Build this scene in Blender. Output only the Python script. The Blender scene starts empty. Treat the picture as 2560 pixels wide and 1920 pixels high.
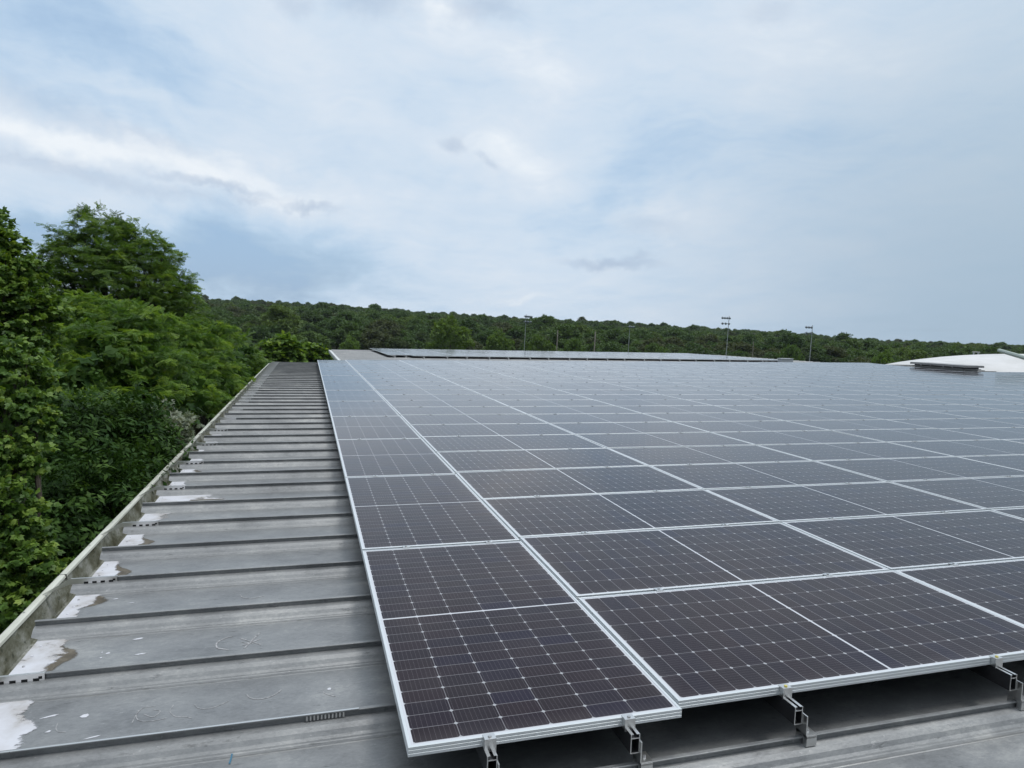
import bpy, math, random
import numpy as np
from mathutils import Matrix, Vector
random.seed(7); rng = np.random.default_rng(7)
R_ = math.radians
sc = bpy.context.scene
col = sc.collection

# ------------------------------------------------------------------ camera
# "roof space": X up the roof slope, Y along the eave, Z off the roof; origin = front left corner of the array
SLOPE = R_(1.4)
S = Matrix.Rotation(-SLOPE, 4, 'Y')                       # roof space -> world
CF = 1725.48
CR = np.array([[0.9588, -0.2822, 0.0311], [0.0069, -0.0866, -0.9962], [0.2838, 0.9554, -0.0811]])
CPOS = np.array([-0.3357, -2.2434, 1.4425])
w = np.array([8.70e-02, -2.867e-01, 1.92e-02]); th = np.linalg.norm(w); k = w / th
K = np.array([[0, -k[2], k[1]], [k[2], 0, -k[0]], [-k[1], k[0], 0]])
CR = (np.eye(3) + math.sin(th) * K + (1 - math.cos(th)) * K @ K) @ np.array([[1, 0, 0], [0, 0, -1], [0, 1, 0.]])
cam = bpy.data.cameras.new('camera'); cam_o = bpy.data.objects.new('camera', cam); col.objects.link(cam_o)
cam.sensor_width = 36; cam.lens = CF / 2560 * 36; cam.clip_start = 0.05; cam.clip_end = 6000
M = Matrix.Identity(4)
for i in range(3):
    M[i][0], M[i][1], M[i][2], M[i][3] = CR[0][i], -CR[1][i], -CR[2][i], CPOS[i]
cam_o.matrix_world = S @ M
sc.camera = cam_o
Sn = np.array(S)[:3, :3]
EYE = Sn @ CPOS
def ray(u, v):                                            # world direction seen at a photo pixel (2560 wide)
    return Sn @ (CR.T @ np.array([(u - 1280) / CF, (v - 960) / CF, 1.]))
def at(u, v, dist):                                       # world point at a horizontal distance from the eye
    d = ray(u, v); return EYE + d * dist / math.hypot(d[0], d[1])
def proj(P):                                              # roof space -> photo pixel
    c = CR @ (np.array(P, float) - CPOS)
    return (CF * c[0] / c[2] + 1280, CF * c[1] / c[2] + 960) if c[2] > 0.05 else (9e9, 9e9)

# ------------------------------------------------------------------ light, sky, exposure
SUN_EL, SUN_AZ = 66.0, 112.0
sun = bpy.data.lights.new('sun', 'SUN'); sun.energy = 1.5; sun.angle = R_(16); sun.color = (1, 0.98, 0.95)
sun_o = bpy.data.objects.new('sun', sun); col.objects.link(sun_o)
sd = Vector((math.sin(R_(SUN_AZ)) * math.cos(R_(SUN_EL)), math.cos(R_(SUN_AZ)) * math.cos(R_(SUN_EL)), math.sin(R_(SUN_EL))))
sun_o.rotation_euler = sd.to_track_quat('Z', 'Y').to_euler(); sun_o.location = (0, -20, 40)
sc.view_settings.view_transform = 'Standard'; sc.view_settings.look = 'None'
sc.view_settings.gamma = 1; sc.view_settings.exposure = 0.08; sc.view_settings.use_curve_mapping = False

class NT:                                                 # small node helper
    def __init__(s, tree): s.t = tree; s.n = tree.nodes; s.l = tree.links
    def node(s, typ, **kw):
        n = s.n.new(typ)
        for a, b in kw.items(): setattr(n, a, b)
        return n
    def set(s, sock, v):
        if isinstance(v, bpy.types.NodeSocket): s.l.new(v, sock)
        else: sock.default_value = v
    def math(s, op, a, b=None, c=None, clamp=False):
        n = s.node('ShaderNodeMath', operation=op, use_clamp=clamp)
        for i, v in enumerate((a, b, c)):
            if v is not None: s.set(n.inputs[i], v)
        return n.outputs[0]
    def vmath(s, op, a, b=None):
        n = s.node('ShaderNodeVectorMath', operation=op)
        s.set(n.inputs[0], a)
        if b is not None: s.set(n.inputs[1], b)
        return n.outputs['Value'] if op in ('LENGTH', 'DOT_PRODUCT', 'DISTANCE') else n.outputs[0]
    def noise(s, vec, scale, detail=4, rough=0.55, dist=0.0):
        n = s.node('ShaderNodeTexNoise'); s.set(n.inputs['Vector'], vec)
        n.inputs['Scale'].default_value = scale; n.inputs['Detail'].default_value = detail
        n.inputs['Roughness'].default_value = rough; n.inputs['Distortion'].default_value = dist
        return n
    def ramp(s, fac, stops, interp='LINEAR'):
        n = s.node('ShaderNodeValToRGB'); n.color_ramp.interpolation = interp
        e = n.color_ramp.elements
        while len(e) < len(stops): e.new(0.5)
        for el, (p, c) in zip(e, stops): el.position = p; el.color = (*c, 1) if len(c) == 3 else c
        s.set(n.inputs[0], fac); return n.outputs[0]
    def smap(s, v, a, b, c=0.0, d=1.0):
        n = s.node('ShaderNodeMapRange', interpolation_type='SMOOTHSTEP'); s.set(n.inputs[0], v)
        for i, x in enumerate((a, b, c, d)): s.set(n.inputs[i + 1], x)
        return n.outputs[0]
    def mix(s, f, a, b, blend='MIX'):
        n = s.node('ShaderNodeMix', data_type='RGBA', blend_type=blend); s.set(n.inputs[0], f)
        for i, v in ((6, a), (7, b)): s.set(n.inputs[i], (*v, 1) if isinstance(v, tuple) and len(v) == 3 else v)
        return n.outputs[2]
    def mapping(s, vec, loc=(0, 0, 0), rot=(0, 0, 0), scale=(1, 1, 1), typ='POINT'):
        n = s.node('ShaderNodeMapping', vector_type=typ); s.set(n.inputs[0], vec)
        if typ == 'POINT' or typ == 'TEXTURE': n.inputs[1].default_value = loc
        n.inputs[2].default_value = rot; n.inputs[3].default_value = scale
        return n.outputs[0]

def aw0(q, ae):
    n = q.noise(ae, 2.6, 4, 0.55); v = q.vmath('SCALE', q.vmath('SUBTRACT', n.outputs['Color'], (0.5, 0.5, 0.5))); v.node.inputs[3].default_value = 0.22
    return q.vmath('ADD', ae, v)
def build_world():
    W = bpy.data.worlds.new('World'); sc.world = W; W.use_nodes = True
    q = NT(W.node_tree); q.n.clear()
    out = q.node('ShaderNodeOutputWorld'); bg = q.node('ShaderNodeBackground')
    q.l.new(bg.outputs[0], out.inputs[0]); bg.inputs[1].default_value = 0.1
    sky = q.node('ShaderNodeTexSky', sky_type='NISHITA', sun_disc=False, sun_elevation=R_(SUN_EL), sun_rotation=R_(SUN_AZ))
    sky.air_density = 1.2; sky.dust_density = 2.0
    g = q.node('ShaderNodeTexCoord').outputs['Generated']
    x = q.node('ShaderNodeSeparateXYZ'); q.l.new(g, x.inputs[0])
    az = q.math('ARCTAN2', x.outputs[0], x.outputs[1]); el = q.math('ARCSINE', x.outputs[2])
    cmb = q.node('ShaderNodeCombineXYZ'); q.set(cmb.inputs[0], az); q.set(cmb.inputs[1], el)
    ae = cmb.outputs[0]
    # clouds lie on a layer overhead: project the direction on a plane
    zz = q.math('ADD', q.math('MAXIMUM', x.outputs[2], 0.0), 0.13)
    pc = q.node('ShaderNodeCombineXYZ'); q.set(pc.inputs[0], q.math('DIVIDE', x.outputs[0], zz)); q.set(pc.inputs[1], q.math('DIVIDE', x.outputs[1], zz))
    pl = pc.outputs[0]
    wn = q.noise(ae, 5.0, 5, 0.6)
    wv = q.vmath('SCALE', q.vmath('SUBTRACT', wn.outputs['Color'], (0.5, 0.5, 0.5))); wv.node.inputs[3].default_value = 0.16
    aw = q.vmath('ADD', ae, wv)
    wn2 = q.noise(ae, 22.0, 4, 0.65)
    wv2 = q.vmath('SCALE', q.vmath('SUBTRACT', wn2.outputs['Color'], (0.5, 0.5, 0.5))); wv2.node.inputs[3].default_value = 0.045
    aw2 = q.vmath('ADD', ae, wv2)
    def blob(vec, u, v, ru, rv, ang):
        d = ray(u, v); d = d / np.linalg.norm(d)
        a0, e0 = math.atan2(d[0], d[1]), math.asin(d[2])
        m = q.mapping(vec, (a0, e0, 0), (0, 0, R_(-ang + 3.2)), (ru / CF / math.cos(e0), rv / CF, 1), 'TEXTURE')
        return q.smap(q.vmath('LENGTH', m), 1.0, 0.0)
    t = q.math('MULTIPLY_ADD', q.noise(q.mapping(pl, rot=(0, 0, 0.5), scale=(1, 0.45, 1)), 0.9, 7, 0.6, 0.6).outputs[0], 0.55, 0.29)
    t = q.math('ADD', t, q.math('MULTIPLY_ADD', q.noise(q.mapping(pl, loc=(3, 1, 0), scale=(1.0, 0.5, 1)), 3.2, 8, 0.64, 0.3).outputs[0], 0.42, -0.21))
    # wispy streaks, slanting down to the right on the left, fanning out
    st1 = q.noise(q.mapping(aw0(q, ae), rot=(0, 0, R_(9)), scale=(2.2, 15.0, 1)), 2.4, 9, 0.66, 0.4).outputs[0]
    t = q.math('ADD', t, q.math('MULTIPLY_ADD', st1, 0.40, -0.20))
    st2 = q.noise(q.mapping(ae, loc=(5, 2, 0), rot=(0, 0, R_(32)), scale=(2.5, 9.0, 1)), 4.5, 8, 0.68, 0.8).outputs[0]
    t = q.math('ADD', t, q.math('MULTIPLY_ADD', st2, 0.22, -0.11))
    k_ = 1.1573
    soft = [(170, 120, 330, 190, 20, -.34), (60, 20, 260, 120, 0, -.12), (470, 560, 640, 120, 3, -.55), (560, 600, 260, 110, 0, -.12), (60, 500, 300, 60, 2, -.3), (250, 480, 330, 60, 3, -.15),
            (1330, 400, 330, 120, -38, -.22), (1130, 460, 170, 80, 10, -.13), (1000, 270, 300, 70, 15, -.1), (1600, 330, 330, 90, 0, -.12),
            (270, 335, 460, 55, 14, .34), (60, 290, 240, 40, 8, .2), (640, 420, 320, 50, 8, .22), (1080, 350, 270, 120, 28, .30), (600, 70, 230, 150, 20, .2), (300, 240, 260, 40, 14, .16),
            (1470, 470, 240, 45, 3, .24), (1700, 120, 330, 130, 8, .2), (1100, 110, 260, 90, 14, .2), (950, 15, 90, 40, 0, .3), (2050, 100, 220, 120, 0, .1),
            (1140, 652, 110, 16, 2, .22), (900, 610, 600, 60, 0, .12), (1290, 570, 500, 60, 2, .06), (820, 250, 300, 60, 10, .1)]
    for u, v, ru, rv, an, amt in soft:
        t = q.math('MULTIPLY_ADD', blob(aw, u * k_, v * k_, ru * k_, rv * k_, an), amt, t)
    dk = None
    for u, v, ru, rv, an, amt in [(190, 375, 380, 26, 8, .55), (470, 398, 190, 15, 9, .75), (665, 446, 90, 15, 5, .85), (120, 352, 260, 10, 6, .6), (380, 415, 160, 8, 8, .5), (985, 313, 45, 22, 5, .75), (1066, 352, 35, 18, 20, .6), (1045, 340, 20, 12, 0, .4),
                                  (1318, 570, 150, 20, 2, 1.0), (1365, 557, 60, 18, -10, .7), (1290, 573, 110, 12, 2, .8), (1050, 18, 110, 40, 0, .75), (800, 5, 120, 40, -5, .7), (630, 8, 60, 30, 0, .5), (1410, 487, 110, 28, 6, .35), (110, 235, 300, 40, 14, .35), (1660, 25, 70, 30, 0, .4),
                                  (300, 290, 180, 20, 16, .35), (545, 428, 70, 12, 8, .55), (60, 345, 140, 14, 3, .4)]:
        b = q.math('MULTIPLY', blob(aw2, u * k_, v * k_, ru * k_, rv * k_, an), amt)
        dk = b if dk is None else q.math('MAXIMUM', dk, b)
    cloud = q.ramp(t, [(0.0, (3.5, 5.3, 7.8)), (0.26, (4.7, 6.3, 8.2)), (0.5, (5.8, 6.95, 8.25)), (0.72, (6.6, 7.45, 8.45)), (1.0, (8.2, 8.7, 9.2))])
    cloud = q.mix(q.math('MULTIPLY', dk, 0.68), cloud, (3.9, 4.9, 6.4))
    # grey veil low on the right
    d = ray(2600, 640); a0 = math.atan2(d[0], d[1])
    veil = q.math('MULTIPLY', q.smap(az, a0 - 0.62, a0 + 0.12), q.smap(el, 0.55, 0.02))
    cloud = q.mix(q.math('MULTIPLY', veil, 0.95), cloud, (2.75, 3.95, 5.2))
    topv = q.math('MULTIPLY', q.smap(az, a0 - 0.35, a0 + 0.1), q.smap(el, 0.7, 0.3))
    cloud = q.mix(q.math('MULTIPLY', topv, 0.35), cloud, (4.9, 6.0, 6.9))
    # a share of clear Nishita sky shows through where the cloud is thin
    thin = q.math('MULTIPLY', q.smap(t, 0.55, 0.05), 0.25)
    colr = q.mix(thin, cloud, sky.outputs[0])
    # brighter overcast overhead, behind the camera's view
    hi = q.smap(el, 0.55, 1.2)
    colr = q.mix(hi, colr, (11.0, 11.6, 12.3))
    # dark band added to the unseen low sky behind, to shade under panels
    fw = Sn @ CR[2]; back = q.vmath('DOT_PRODUCT', g, (-fw[0] / math.hypot(fw[0], fw[1]), -fw[1] / math.hypot(fw[0], fw[1]), 0.0))
    dkb = q.math('MULTIPLY', q.smap(back, -0.5, 0.15), q.smap(el, 0.80, 0.38))
    colr = q.mix(q.math('MULTIPLY', dkb, 0.95), colr, (1.0, 1.25, 1.5))
    q.l.new(colr, bg.inputs[0])
build_world()

# ------------------------------------------------------------------ helpers
def new_mat(name):
    m = bpy.data.materials.new(name); m.use_nodes = True
    q = NT(m.node_tree); b = m.node_tree.nodes['Principled BSDF']
    return m, q, b
def simple(name, c, rough=0.5, metal=0.0, spec=0.5):
    m, q, b = new_mat(name); b.inputs['Base Color'].default_value = (*c, 1)
    b.inputs['Roughness'].default_value = rough; b.inputs['Metallic'].default_value = metal; b.inputs['Specular IOR Level'].default_value = spec
    return m
def mottled(name, c1, c2, scale=6.0, rough=0.5, metal=0.0, stretch=(1, 1, 1), contrast=(0.35, 0.65), bump=0.0, spec=0.5):
    m, q, b = new_mat(name)
    v = q.mapping(q.node('ShaderNodeTexCoord').outputs['Object'], scale=stretch)
    n = q.noise(v, scale, 6, 0.62)
    q.set(b.inputs['Base Color'], q.ramp(n.outputs[0], [(contrast[0], c1), (contrast[1], c2)]))
    b.inputs['Roughness'].default_value = rough; b.inputs['Metallic'].default_value = metal; b.inputs['Specular IOR Level'].default_value = spec
    if bump:
        bp = q.node('ShaderNodeBump'); bp.inputs['Strength'].default_value = bump; bp.inputs['Distance'].default_value = 0.01
        q.l.new(n.outputs[0], bp.inputs['Height']); q.l.new(bp.outputs[0], b.inputs['Normal'])
    return m

class MB:                                                 # collects shapes, builds ONE mesh
    def __init__(s): s.v = []; s.f = []
    def quad(s, *p):
        n = len(s.v); s.v += [tuple(a) for a in p]; s.f.append(tuple(range(n, n + len(p)))); return s
    def box(s, x0, x1, y0, y1, z0, z1):
        n = len(s.v)
        s.v += [(x0, y0, z0), (x1, y0, z0), (x1, y1, z0), (x0, y1, z0), (x0, y0, z1), (x1, y0, z1), (x1, y1, z1), (x0, y1, z1)]
        s.f += [tuple(n + i for i in f) for f in ((0, 3, 2, 1), (4, 5, 6, 7), (0, 1, 5, 4), (1, 2, 6, 5), (2, 3, 7, 6), (3, 0, 4, 7))]; return s
    def tube(s, pts, rads, seg=8, cap=True):
        pts = [Vector(p) for p in pts]; rings = []
        for i, p in enumerate(pts):
            d = (pts[min(i + 1, len(pts) - 1)] - pts[max(i - 1, 0)]).normalized()
            a = d.orthogonal().normalized() if i == 0 else (a - d * a.dot(d)).normalized()
            b = d.cross(a); n = len(s.v)
            for j in range(seg):
                t = 2 * math.pi * j / seg; s.v.append(tuple(p + (a * math.cos(t) + b * math.sin(t)) * rads[i]))
            rings.append(n)
        for n, m in zip(rings, rings[1:]):
            for j in range(seg): s.f.append((n + j, n + (j + 1) % seg, m + (j + 1) % seg, m + j))
        if cap: s.f += [tuple(rings[0] + j for j in reversed(range(seg))), tuple(rings[-1] + j for j in range(seg))]
        return s
    def prism(s, poly, z0, z1):                           # poly in XY
        n = len(s.v); k = len(poly)
        s.v += [(x, y, z0) for x, y in poly] + [(x, y, z1) for x, y in poly]
        s.f += [tuple(n + k + i for i in range(k)), tuple(n + i for i in reversed(range(k)))]
        s.f += [(n + i, n + (i + 1) % k, n + k + (i + 1) % k, n + k + i) for i in range(k)]; return s
    def ribbon(s, pts, wd, z):
        if len(pts) > 2:                                  # smooth hand drawn curve
            P = [Vector(p) for p in pts]; P = [P[0] * 2 - P[1]] + P + [P[-1] * 2 - P[-2]]; q_ = []
            for i in range(1, len(P) - 2):
                for t in (0, .25, .5, .75): q_.append(.5 * ((2 * P[i]) + (P[i + 1] - P[i - 1]) * t + (2 * P[i - 1] - 5 * P[i] + 4 * P[i + 1] - P[i + 2]) * t * t + (3 * P[i] - P[i - 1] - 3 * P[i + 1] + P[i + 2]) * t ** 3))
            pts = q_ + [P[-2]]
        for a, b in zip(pts, pts[1:]):
            d = (Vector(b) - Vector(a)); nn = Vector((-d.y, d.x)).normalized() * wd / 2
            s.prism([(a[0] - nn.x, a[1] - nn.y), (b[0] - nn.x, b[1] - nn.y), (b[0] + nn.x, b[1] + nn.y), (a[0] + nn.x, a[1] + nn.y)][::1], z, z + 0.0006)
        return s
    def build(s, name, mat, parent=None, smooth=False, mats=None, M=None):
        me = bpy.data.meshes.new(name); me.from_pydata(s.v, [], s.f); me.update()
        for m in (mats or [mat]): me.materials.append(m)
        if smooth: me.polygons.foreach_set('use_smooth', [True] * len(me.polygons))
        o = bpy.data.objects.new(name, me); col.objects.link(o)
        if parent is not None: o.parent = parent
        elif M is not None: o.matrix_world = M
        return o
def tag(o, label=None, cat=None, group=None, kind=None):
    for k_, v in (('label', label), ('category', cat), ('group', group), ('kind', kind)):
        if v: o[k_] = v
    return o
def empty(name, M, label=None, cat=None, group=None):
    o = bpy.data.objects.new(name, None); col.objects.link(o); o.empty_display_size = 0.2; o.matrix_world = M
    return tag(o, label, cat, group)
def child(o, parent, M=None):                             # linked copy of a part under another thing
    c = o.copy(); col.objects.link(c); c.parent = parent; c.matrix_parent_inverse = Matrix.Identity(4)
    if M is not None: c.matrix_basis = M
    return c
def np_mesh(name, V, F, mat, colr=None):                  # V (n,3), F (m,4) numpy quads
    me = bpy.data.meshes.new(name); n, m = len(V), len(F)
    me.vertices.add(n); me.vertices.foreach_set('co', np.ascontiguousarray(V, np.float32).ravel())
    me.loops.add(m * 4); me.loops.foreach_set('vertex_index', np.ascontiguousarray(F, np.int32).ravel())
    me.polygons.add(m); me.polygons.foreach_set('loop_start', np.arange(0, 4 * m, 4, dtype=np.int32))
    me.polygons.foreach_set('loop_total', np.full(m, 4, np.int32))
    me.update(calc_edges=True)
    if colr is not None:
        a = me.attributes.new('tint', 'FLOAT', 'POINT'); a.data.foreach_set('value', np.ascontiguousarray(colr, np.float32))
    for x in (mat if isinstance(mat, list) else [mat]): me.materials.append(x)
    return me
ORD = ['front', 'second', 'third', 'fourth', 'fifth', 'sixth', 'seventh', 'eighth', 'ninth', 'tenth', 'eleventh', 'twelfth', 'thirteenth', 'fourteenth', 'fifteenth',
       'sixteenth', 'seventeenth', 'eighteenth', 'nineteenth', 'twentieth', 'twenty-first', 'twenty-second', 'twenty-third', 'twenty-fourth', 'twenty-fifth', 'twenty-sixth', 'twenty-seventh']

# ------------------------------------------------------------------ materials
def mat_roof():
    m, q, b = new_mat('weathered_galvanised_roof')
    o = q.node('ShaderNodeTexCoord').outputs['Object']
    big = q.noise(q.mapping(o, scale=(0.75, 1.2, 1)), 1.8, 5, 0.6).outputs[0]
    mid = q.noise(q.mapping(o, scale=(0.9, 1.5, 1)), 6.0, 8, 0.7).outputs[0]
    fine = q.noise(q.mapping(o, scale=(0.7, 1.3, 1)), 70.0, 5, 0.7).outputs[0]
    t = q.math('ADD', q.math('MULTIPLY', big, 0.42), q.math('ADD', q.math('MULTIPLY', mid, 0.34), q.math('MULTIPLY', fine, 0.24)))
    c = q.ramp(t, [(0.36, (0.165, 0.17, 0.174)), (0.46, (0.235, 0.242, 0.246)), (0.54, (0.285, 0.292, 0.294)), (0.65, (0.42, 0.422, 0.41))])
    # dark scuffs and pale specks
    sp = q.noise(q.mapping(o, scale=(0.35, 1.6, 1)), 26.0, 6, 0.75).outputs[0]
    c = q.mix(q.math('MULTIPLY', q.smap(sp, 0.58, 0.70), 0.6), c, (0.075, 0.078, 0.08))
    sp2 = q.noise(q.mapping(o, loc=(9, 4, 0), scale=(0.6, 1.3, 1)), 42.0, 4, 0.7).outputs[0]
    c = q.mix(q.math('MULTIPLY', q.smap(sp2, 0.62, 0.74), 0.5), c, (0.5, 0.5, 0.5))
    # broken dark line along the foot of every rib
    s = q.node('ShaderNodeSeparateXYZ'); q.l.new(o, s.inputs[0])
    fr = q.math('FRACT', q.math('DIVIDE', q.math('ADD', s.outputs[1], 0.045 + 0.6075 * 40), 0.6075))
    gl = q.math('MULTIPLY', q.smap(q.math('ABSOLUTE', q.math('SUBTRACT', fr, 0.825)), 0.022, 0.0), q.smap(mid, 0.42, 0.62))
    c = q.mix(q.math('MULTIPLY', gl, 0.55), c, (0.09, 0.09, 0.085))
    q.set(b.inputs['Base Color'], c)
    q.set(b.inputs['Roughness'], q.math('MULTIPLY_ADD', mid, 0.25, 0.30))
    b.inputs['Metallic'].default_value = 0.42; b.inputs['Specular IOR Level'].default_value = 0.5
    bp = q.node('ShaderNodeBump'); bp.inputs['Strength'].default_value = 0.35; bp.inputs['Distance'].default_value = 0.008
    q.l.new(t, bp.inputs['Height']); q.l.new(bp.outputs[0], b.inputs['Normal'])
    return m
def mat_cells():
    m, q, b = new_mat('solar_cells_under_glass')
    uv = q.node('ShaderNodeUVMap'); s = q.node('ShaderNodeSeparateXYZ'); q.l.new(uv.outputs[0], s.inputs[0])
    u, v = s.outputs[0], s.outputs[1]
    L, Wd = 2.108, 1.052; p, qv = 0.0855, 0.1685; mu, mv = 0.0245, (1.052 - 1.0085) / 2
    um = q.math('SUBTRACT', L / 2, q.math('ABSOLUTE', q.math('SUBTRACT', u, L / 2)))
    a = q.math('DIVIDE', q.math('SUBTRACT', um, mu), p); fb_ = q.math('DIVIDE', q.math('SUBTRACT', v, mv), qv)
    fa = q.math('MULTIPLY', q.math('FRACT', a), p); fb = q.math('MULTIPLY', q.math('FRACT', fb_), qv)
    ia, ib = q.math('FLOOR', a), q.math('FLOOR', fb_)
    du = q.math('MINIMUM', fa, q.math('SUBTRACT', p - 0.0025, fa)); dv = q.math('MINIMUM', fb, q.math('SUBTRACT', qv - 0.0025, fb))
    g = q.math('MULTIPLY', q.math('GREATER_THAN', du, 0.0), q.math('GREATER_THAN', dv, 0.0))
    g = q.math('MULTIPLY', g, q.math('GREATER_THAN', q.math('ADD', du, dv), 0.0068))
    for val, lim in ((a, 12.0), (fb_, 6.0)):
        g = q.math('MULTIPLY', g, q.math('MULTIPLY', q.math('GREATER_THAN', val, 0.0), q.math('LESS_THAN', val, lim)))
    bus = q.math('LESS_THAN', q.math('ABSOLUTE', q.math('SUBTRACT', q.math('FRACT', q.math('MULTIPLY', fb, 9.0 / (qv - 0.0025))), 0.5)), 0.026)
    cv = q.node('ShaderNodeCombineXYZ'); side = q.math('GREATER_THAN', u, L / 2)
    oi = q.node('ShaderNodeObjectInfo')
    q.set(cv.inputs[0], q.math('ADD', ia, q.math('MULTIPLY', side, 40.0))); q.set(cv.inputs[1], ib); q.set(cv.inputs[2], q.math('MULTIPLY', oi.outputs['Random'], 90.0))
    wn = q.node('ShaderNodeTexWhiteNoise', noise_dimensions='3D'); q.l.new(cv.outputs[0], wn.inputs[0])
    cell = q.ramp(wn.outputs[0], [(0.0, (0.014, 0.009, 0.0155)), (0.35, (0.0165, 0.0095, 0.0135)), (0.7, (0.0145, 0.010, 0.0135)), (0.9, (0.0125, 0.009, 0.017)), (1.0, (0.0115, 0.0085, 0.021))])
    cell = q.mix(q.math('MULTIPLY', bus, 0.55), cell, (0.15, 0.135, 0.15))
    inner = q.math('MULTIPLY', q.math('MULTIPLY', q.math('GREATER_THAN', a, -0.03), q.math('LESS_THAN', a, 11.97)), q.math('MULTIPLY', q.math('GREATER_THAN', fb_, -0.01), q.math('LESS_THAN', fb_, 5.985)))
    dia = q.math('LESS_THAN', q.math('ADD', q.math('MAXIMUM', du, 0.0), q.math('MAXIMUM', dv, 0.0)), 0.0068)
    gapc = q.mix(dia, (0.20, 0.195, 0.21), (0.36, 0.37, 0.39))
    c = q.mix(g, q.mix(inner, (0.56, 0.58, 0.62), gapc), cell)
    o = q.node('ShaderNodeTexCoord').outputs['Object']
    dust = q.noise(o, 3.5, 6, 0.65).outputs[0]; dfine = q.noise(o, 160.0, 3, 0.6).outputs[0]
    c = q.mix(q.math('MULTIPLY', q.smap(dust, 0.35, 0.8), 0.025), c, (0.42, 0.38, 0.36))
    ed = q.smap(um, 0.10, 0.0); ed2 = q.smap(v, 0.10, 0.0)
    pn = q.noise(q.vmath('ADD', o, (0, 0, 0)), 1.1, 4, 0.6).outputs[0]
    c = q.mix(q.math('MULTIPLY', q.math('MAXIMUM', ed, ed2), q.math('MULTIPLY', pn, 0.09)), c, (0.40, 0.38, 0.37))
    rs = q.node('ShaderNodeCombineXYZ'); q.set(rs.inputs[0], u); q.set(rs.inputs[1], v); q.set(rs.inputs[2], q.math('MULTIPLY', oi.outputs['Random'], 37.0))
    drop = q.noise(rs.outputs[0], 7.0, 5, 0.7).outputs[0]
    c = q.mix(q.math('MULTIPLY', q.smap(drop, 0.765, 0.80), 0.5), c, (0.5, 0.49, 0.46))
    c = q.mix(q.math('MULTIPLY', q.smap(dfine, 0.67, 0.75), 0.07), c, (0.45, 0.42, 0.4))
    q.set(b.inputs['Base Color'], c)
    q.set(b.inputs['Roughness'], q.math('MULTIPLY_ADD', dust, 0.10, 0.045))
    b.inputs['IOR'].default_value = 1.24; b.inputs['Specular Tint'].default_value = (1.0, 0.89, 0.91, 1)
    return m
MROOF = mat_roof(); MCELL = mat_cells()
def mat_alu(name, c, rough, metal):
    m, q, b = new_mat(name); o = q.node('ShaderNodeTexCoord').outputs['Object']
    n = q.noise(o, 9.0, 5, 0.6).outputs[0]
    q.set(b.inputs['Base Color'], q.mix(n, tuple(x * 0.9 for x in c), c)); q.set(b.inputs['Roughness'], q.math('MULTIPLY_ADD', n, 0.2, rough - 0.1))
    b.inputs['Metallic'].default_value = metal
    return m
MFRAME = mat_alu('anodised_frame', (0.72, 0.76, 0.78), 0.42, 0.45)
MMILL = mat_alu('mill_aluminium', (0.74, 0.74, 0.73), 0.30, 0.95)
MBACK = simple('darkened_backsheet', (0.02, 0.02, 0.022), 0.6)  # underside darkened so the gap below the panels falls into shade
MRAIL = mat_alu('shade_toned_rail', (0.07, 0.07, 0.075), 0.35, 0.6)  # mill aluminium painted dark, shade on the rail sides put into the colour
MDARK = simple('dark_void', (0.012, 0.012, 0.013), 0.8)
MSTEEL = simple('bolt_steel', (0.55, 0.55, 0.55), 0.35, 0.9)
MYELLOW = simple('yellow_washer', (0.55, 0.48, 0.12), 0.5)
MRIM = mottled('cream_gutter_rim', (0.46, 0.47, 0.40), (0.60, 0.61, 0.54), 7, 0.45, stretch=(2, 0.4, 2))
def mat_gutter():
    m, q, b = new_mat('mossy_gutter'); o = q.node('ShaderNodeTexCoord').outputs['Object']
    n = q.noise(q.mapping(o, scale=(2, 0.8, 1.2)), 5.0, 7, 0.7).outputs[0]; n2 = q.noise(o, 30.0, 5, 0.7).outputs[0]
    c = q.ramp(n, [(0.38, (0.06, 0.058, 0.03)), (0.5, (0.15, 0.155, 0.115)), (0.62, (0.30, 0.31, 0.28))])
    c = q.mix(q.math('MULTIPLY', q.smap(n2, 0.56, 0.66), 0.8), c, (0.025, 0.03, 0.02))
    q.set(b.inputs['Base Color'], c); b.inputs['Roughness'].default_value = 0.75
    return m
MGUT = mat_gutter()
MPATCH = mottled('white_roof_coating', (0.27, 0.27, 0.27), (0.60, 0.61, 0.65), 11, 0.6, contrast=(0.34, 0.47), bump=0.2)
MSTAIN = mottled('brown_sealant_stain', (0.062, 0.052, 0.036), (0.15, 0.125, 0.09), 14, 0.6, contrast=(0.3, 0.7))
MCHALK = mottled('white_chalk', (0.24, 0.245, 0.25), (0.47, 0.47, 0.48), 60, 0.9, contrast=(0.4, 0.6))
MBLUE = simple('blue_chalk', (0.06, 0.17, 0.26), 0.9)
MWALL = mottled('metal_wall', (0.24, 0.25, 0.25), (0.31, 0.31, 0.30), 3, 0.5)
MBARK = mottled('bark', (0.035, 0.028, 0.02), (0.10, 0.085, 0.065), 10, 0.9, stretch=(3, 3, 0.5), bump=0.4)
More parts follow.
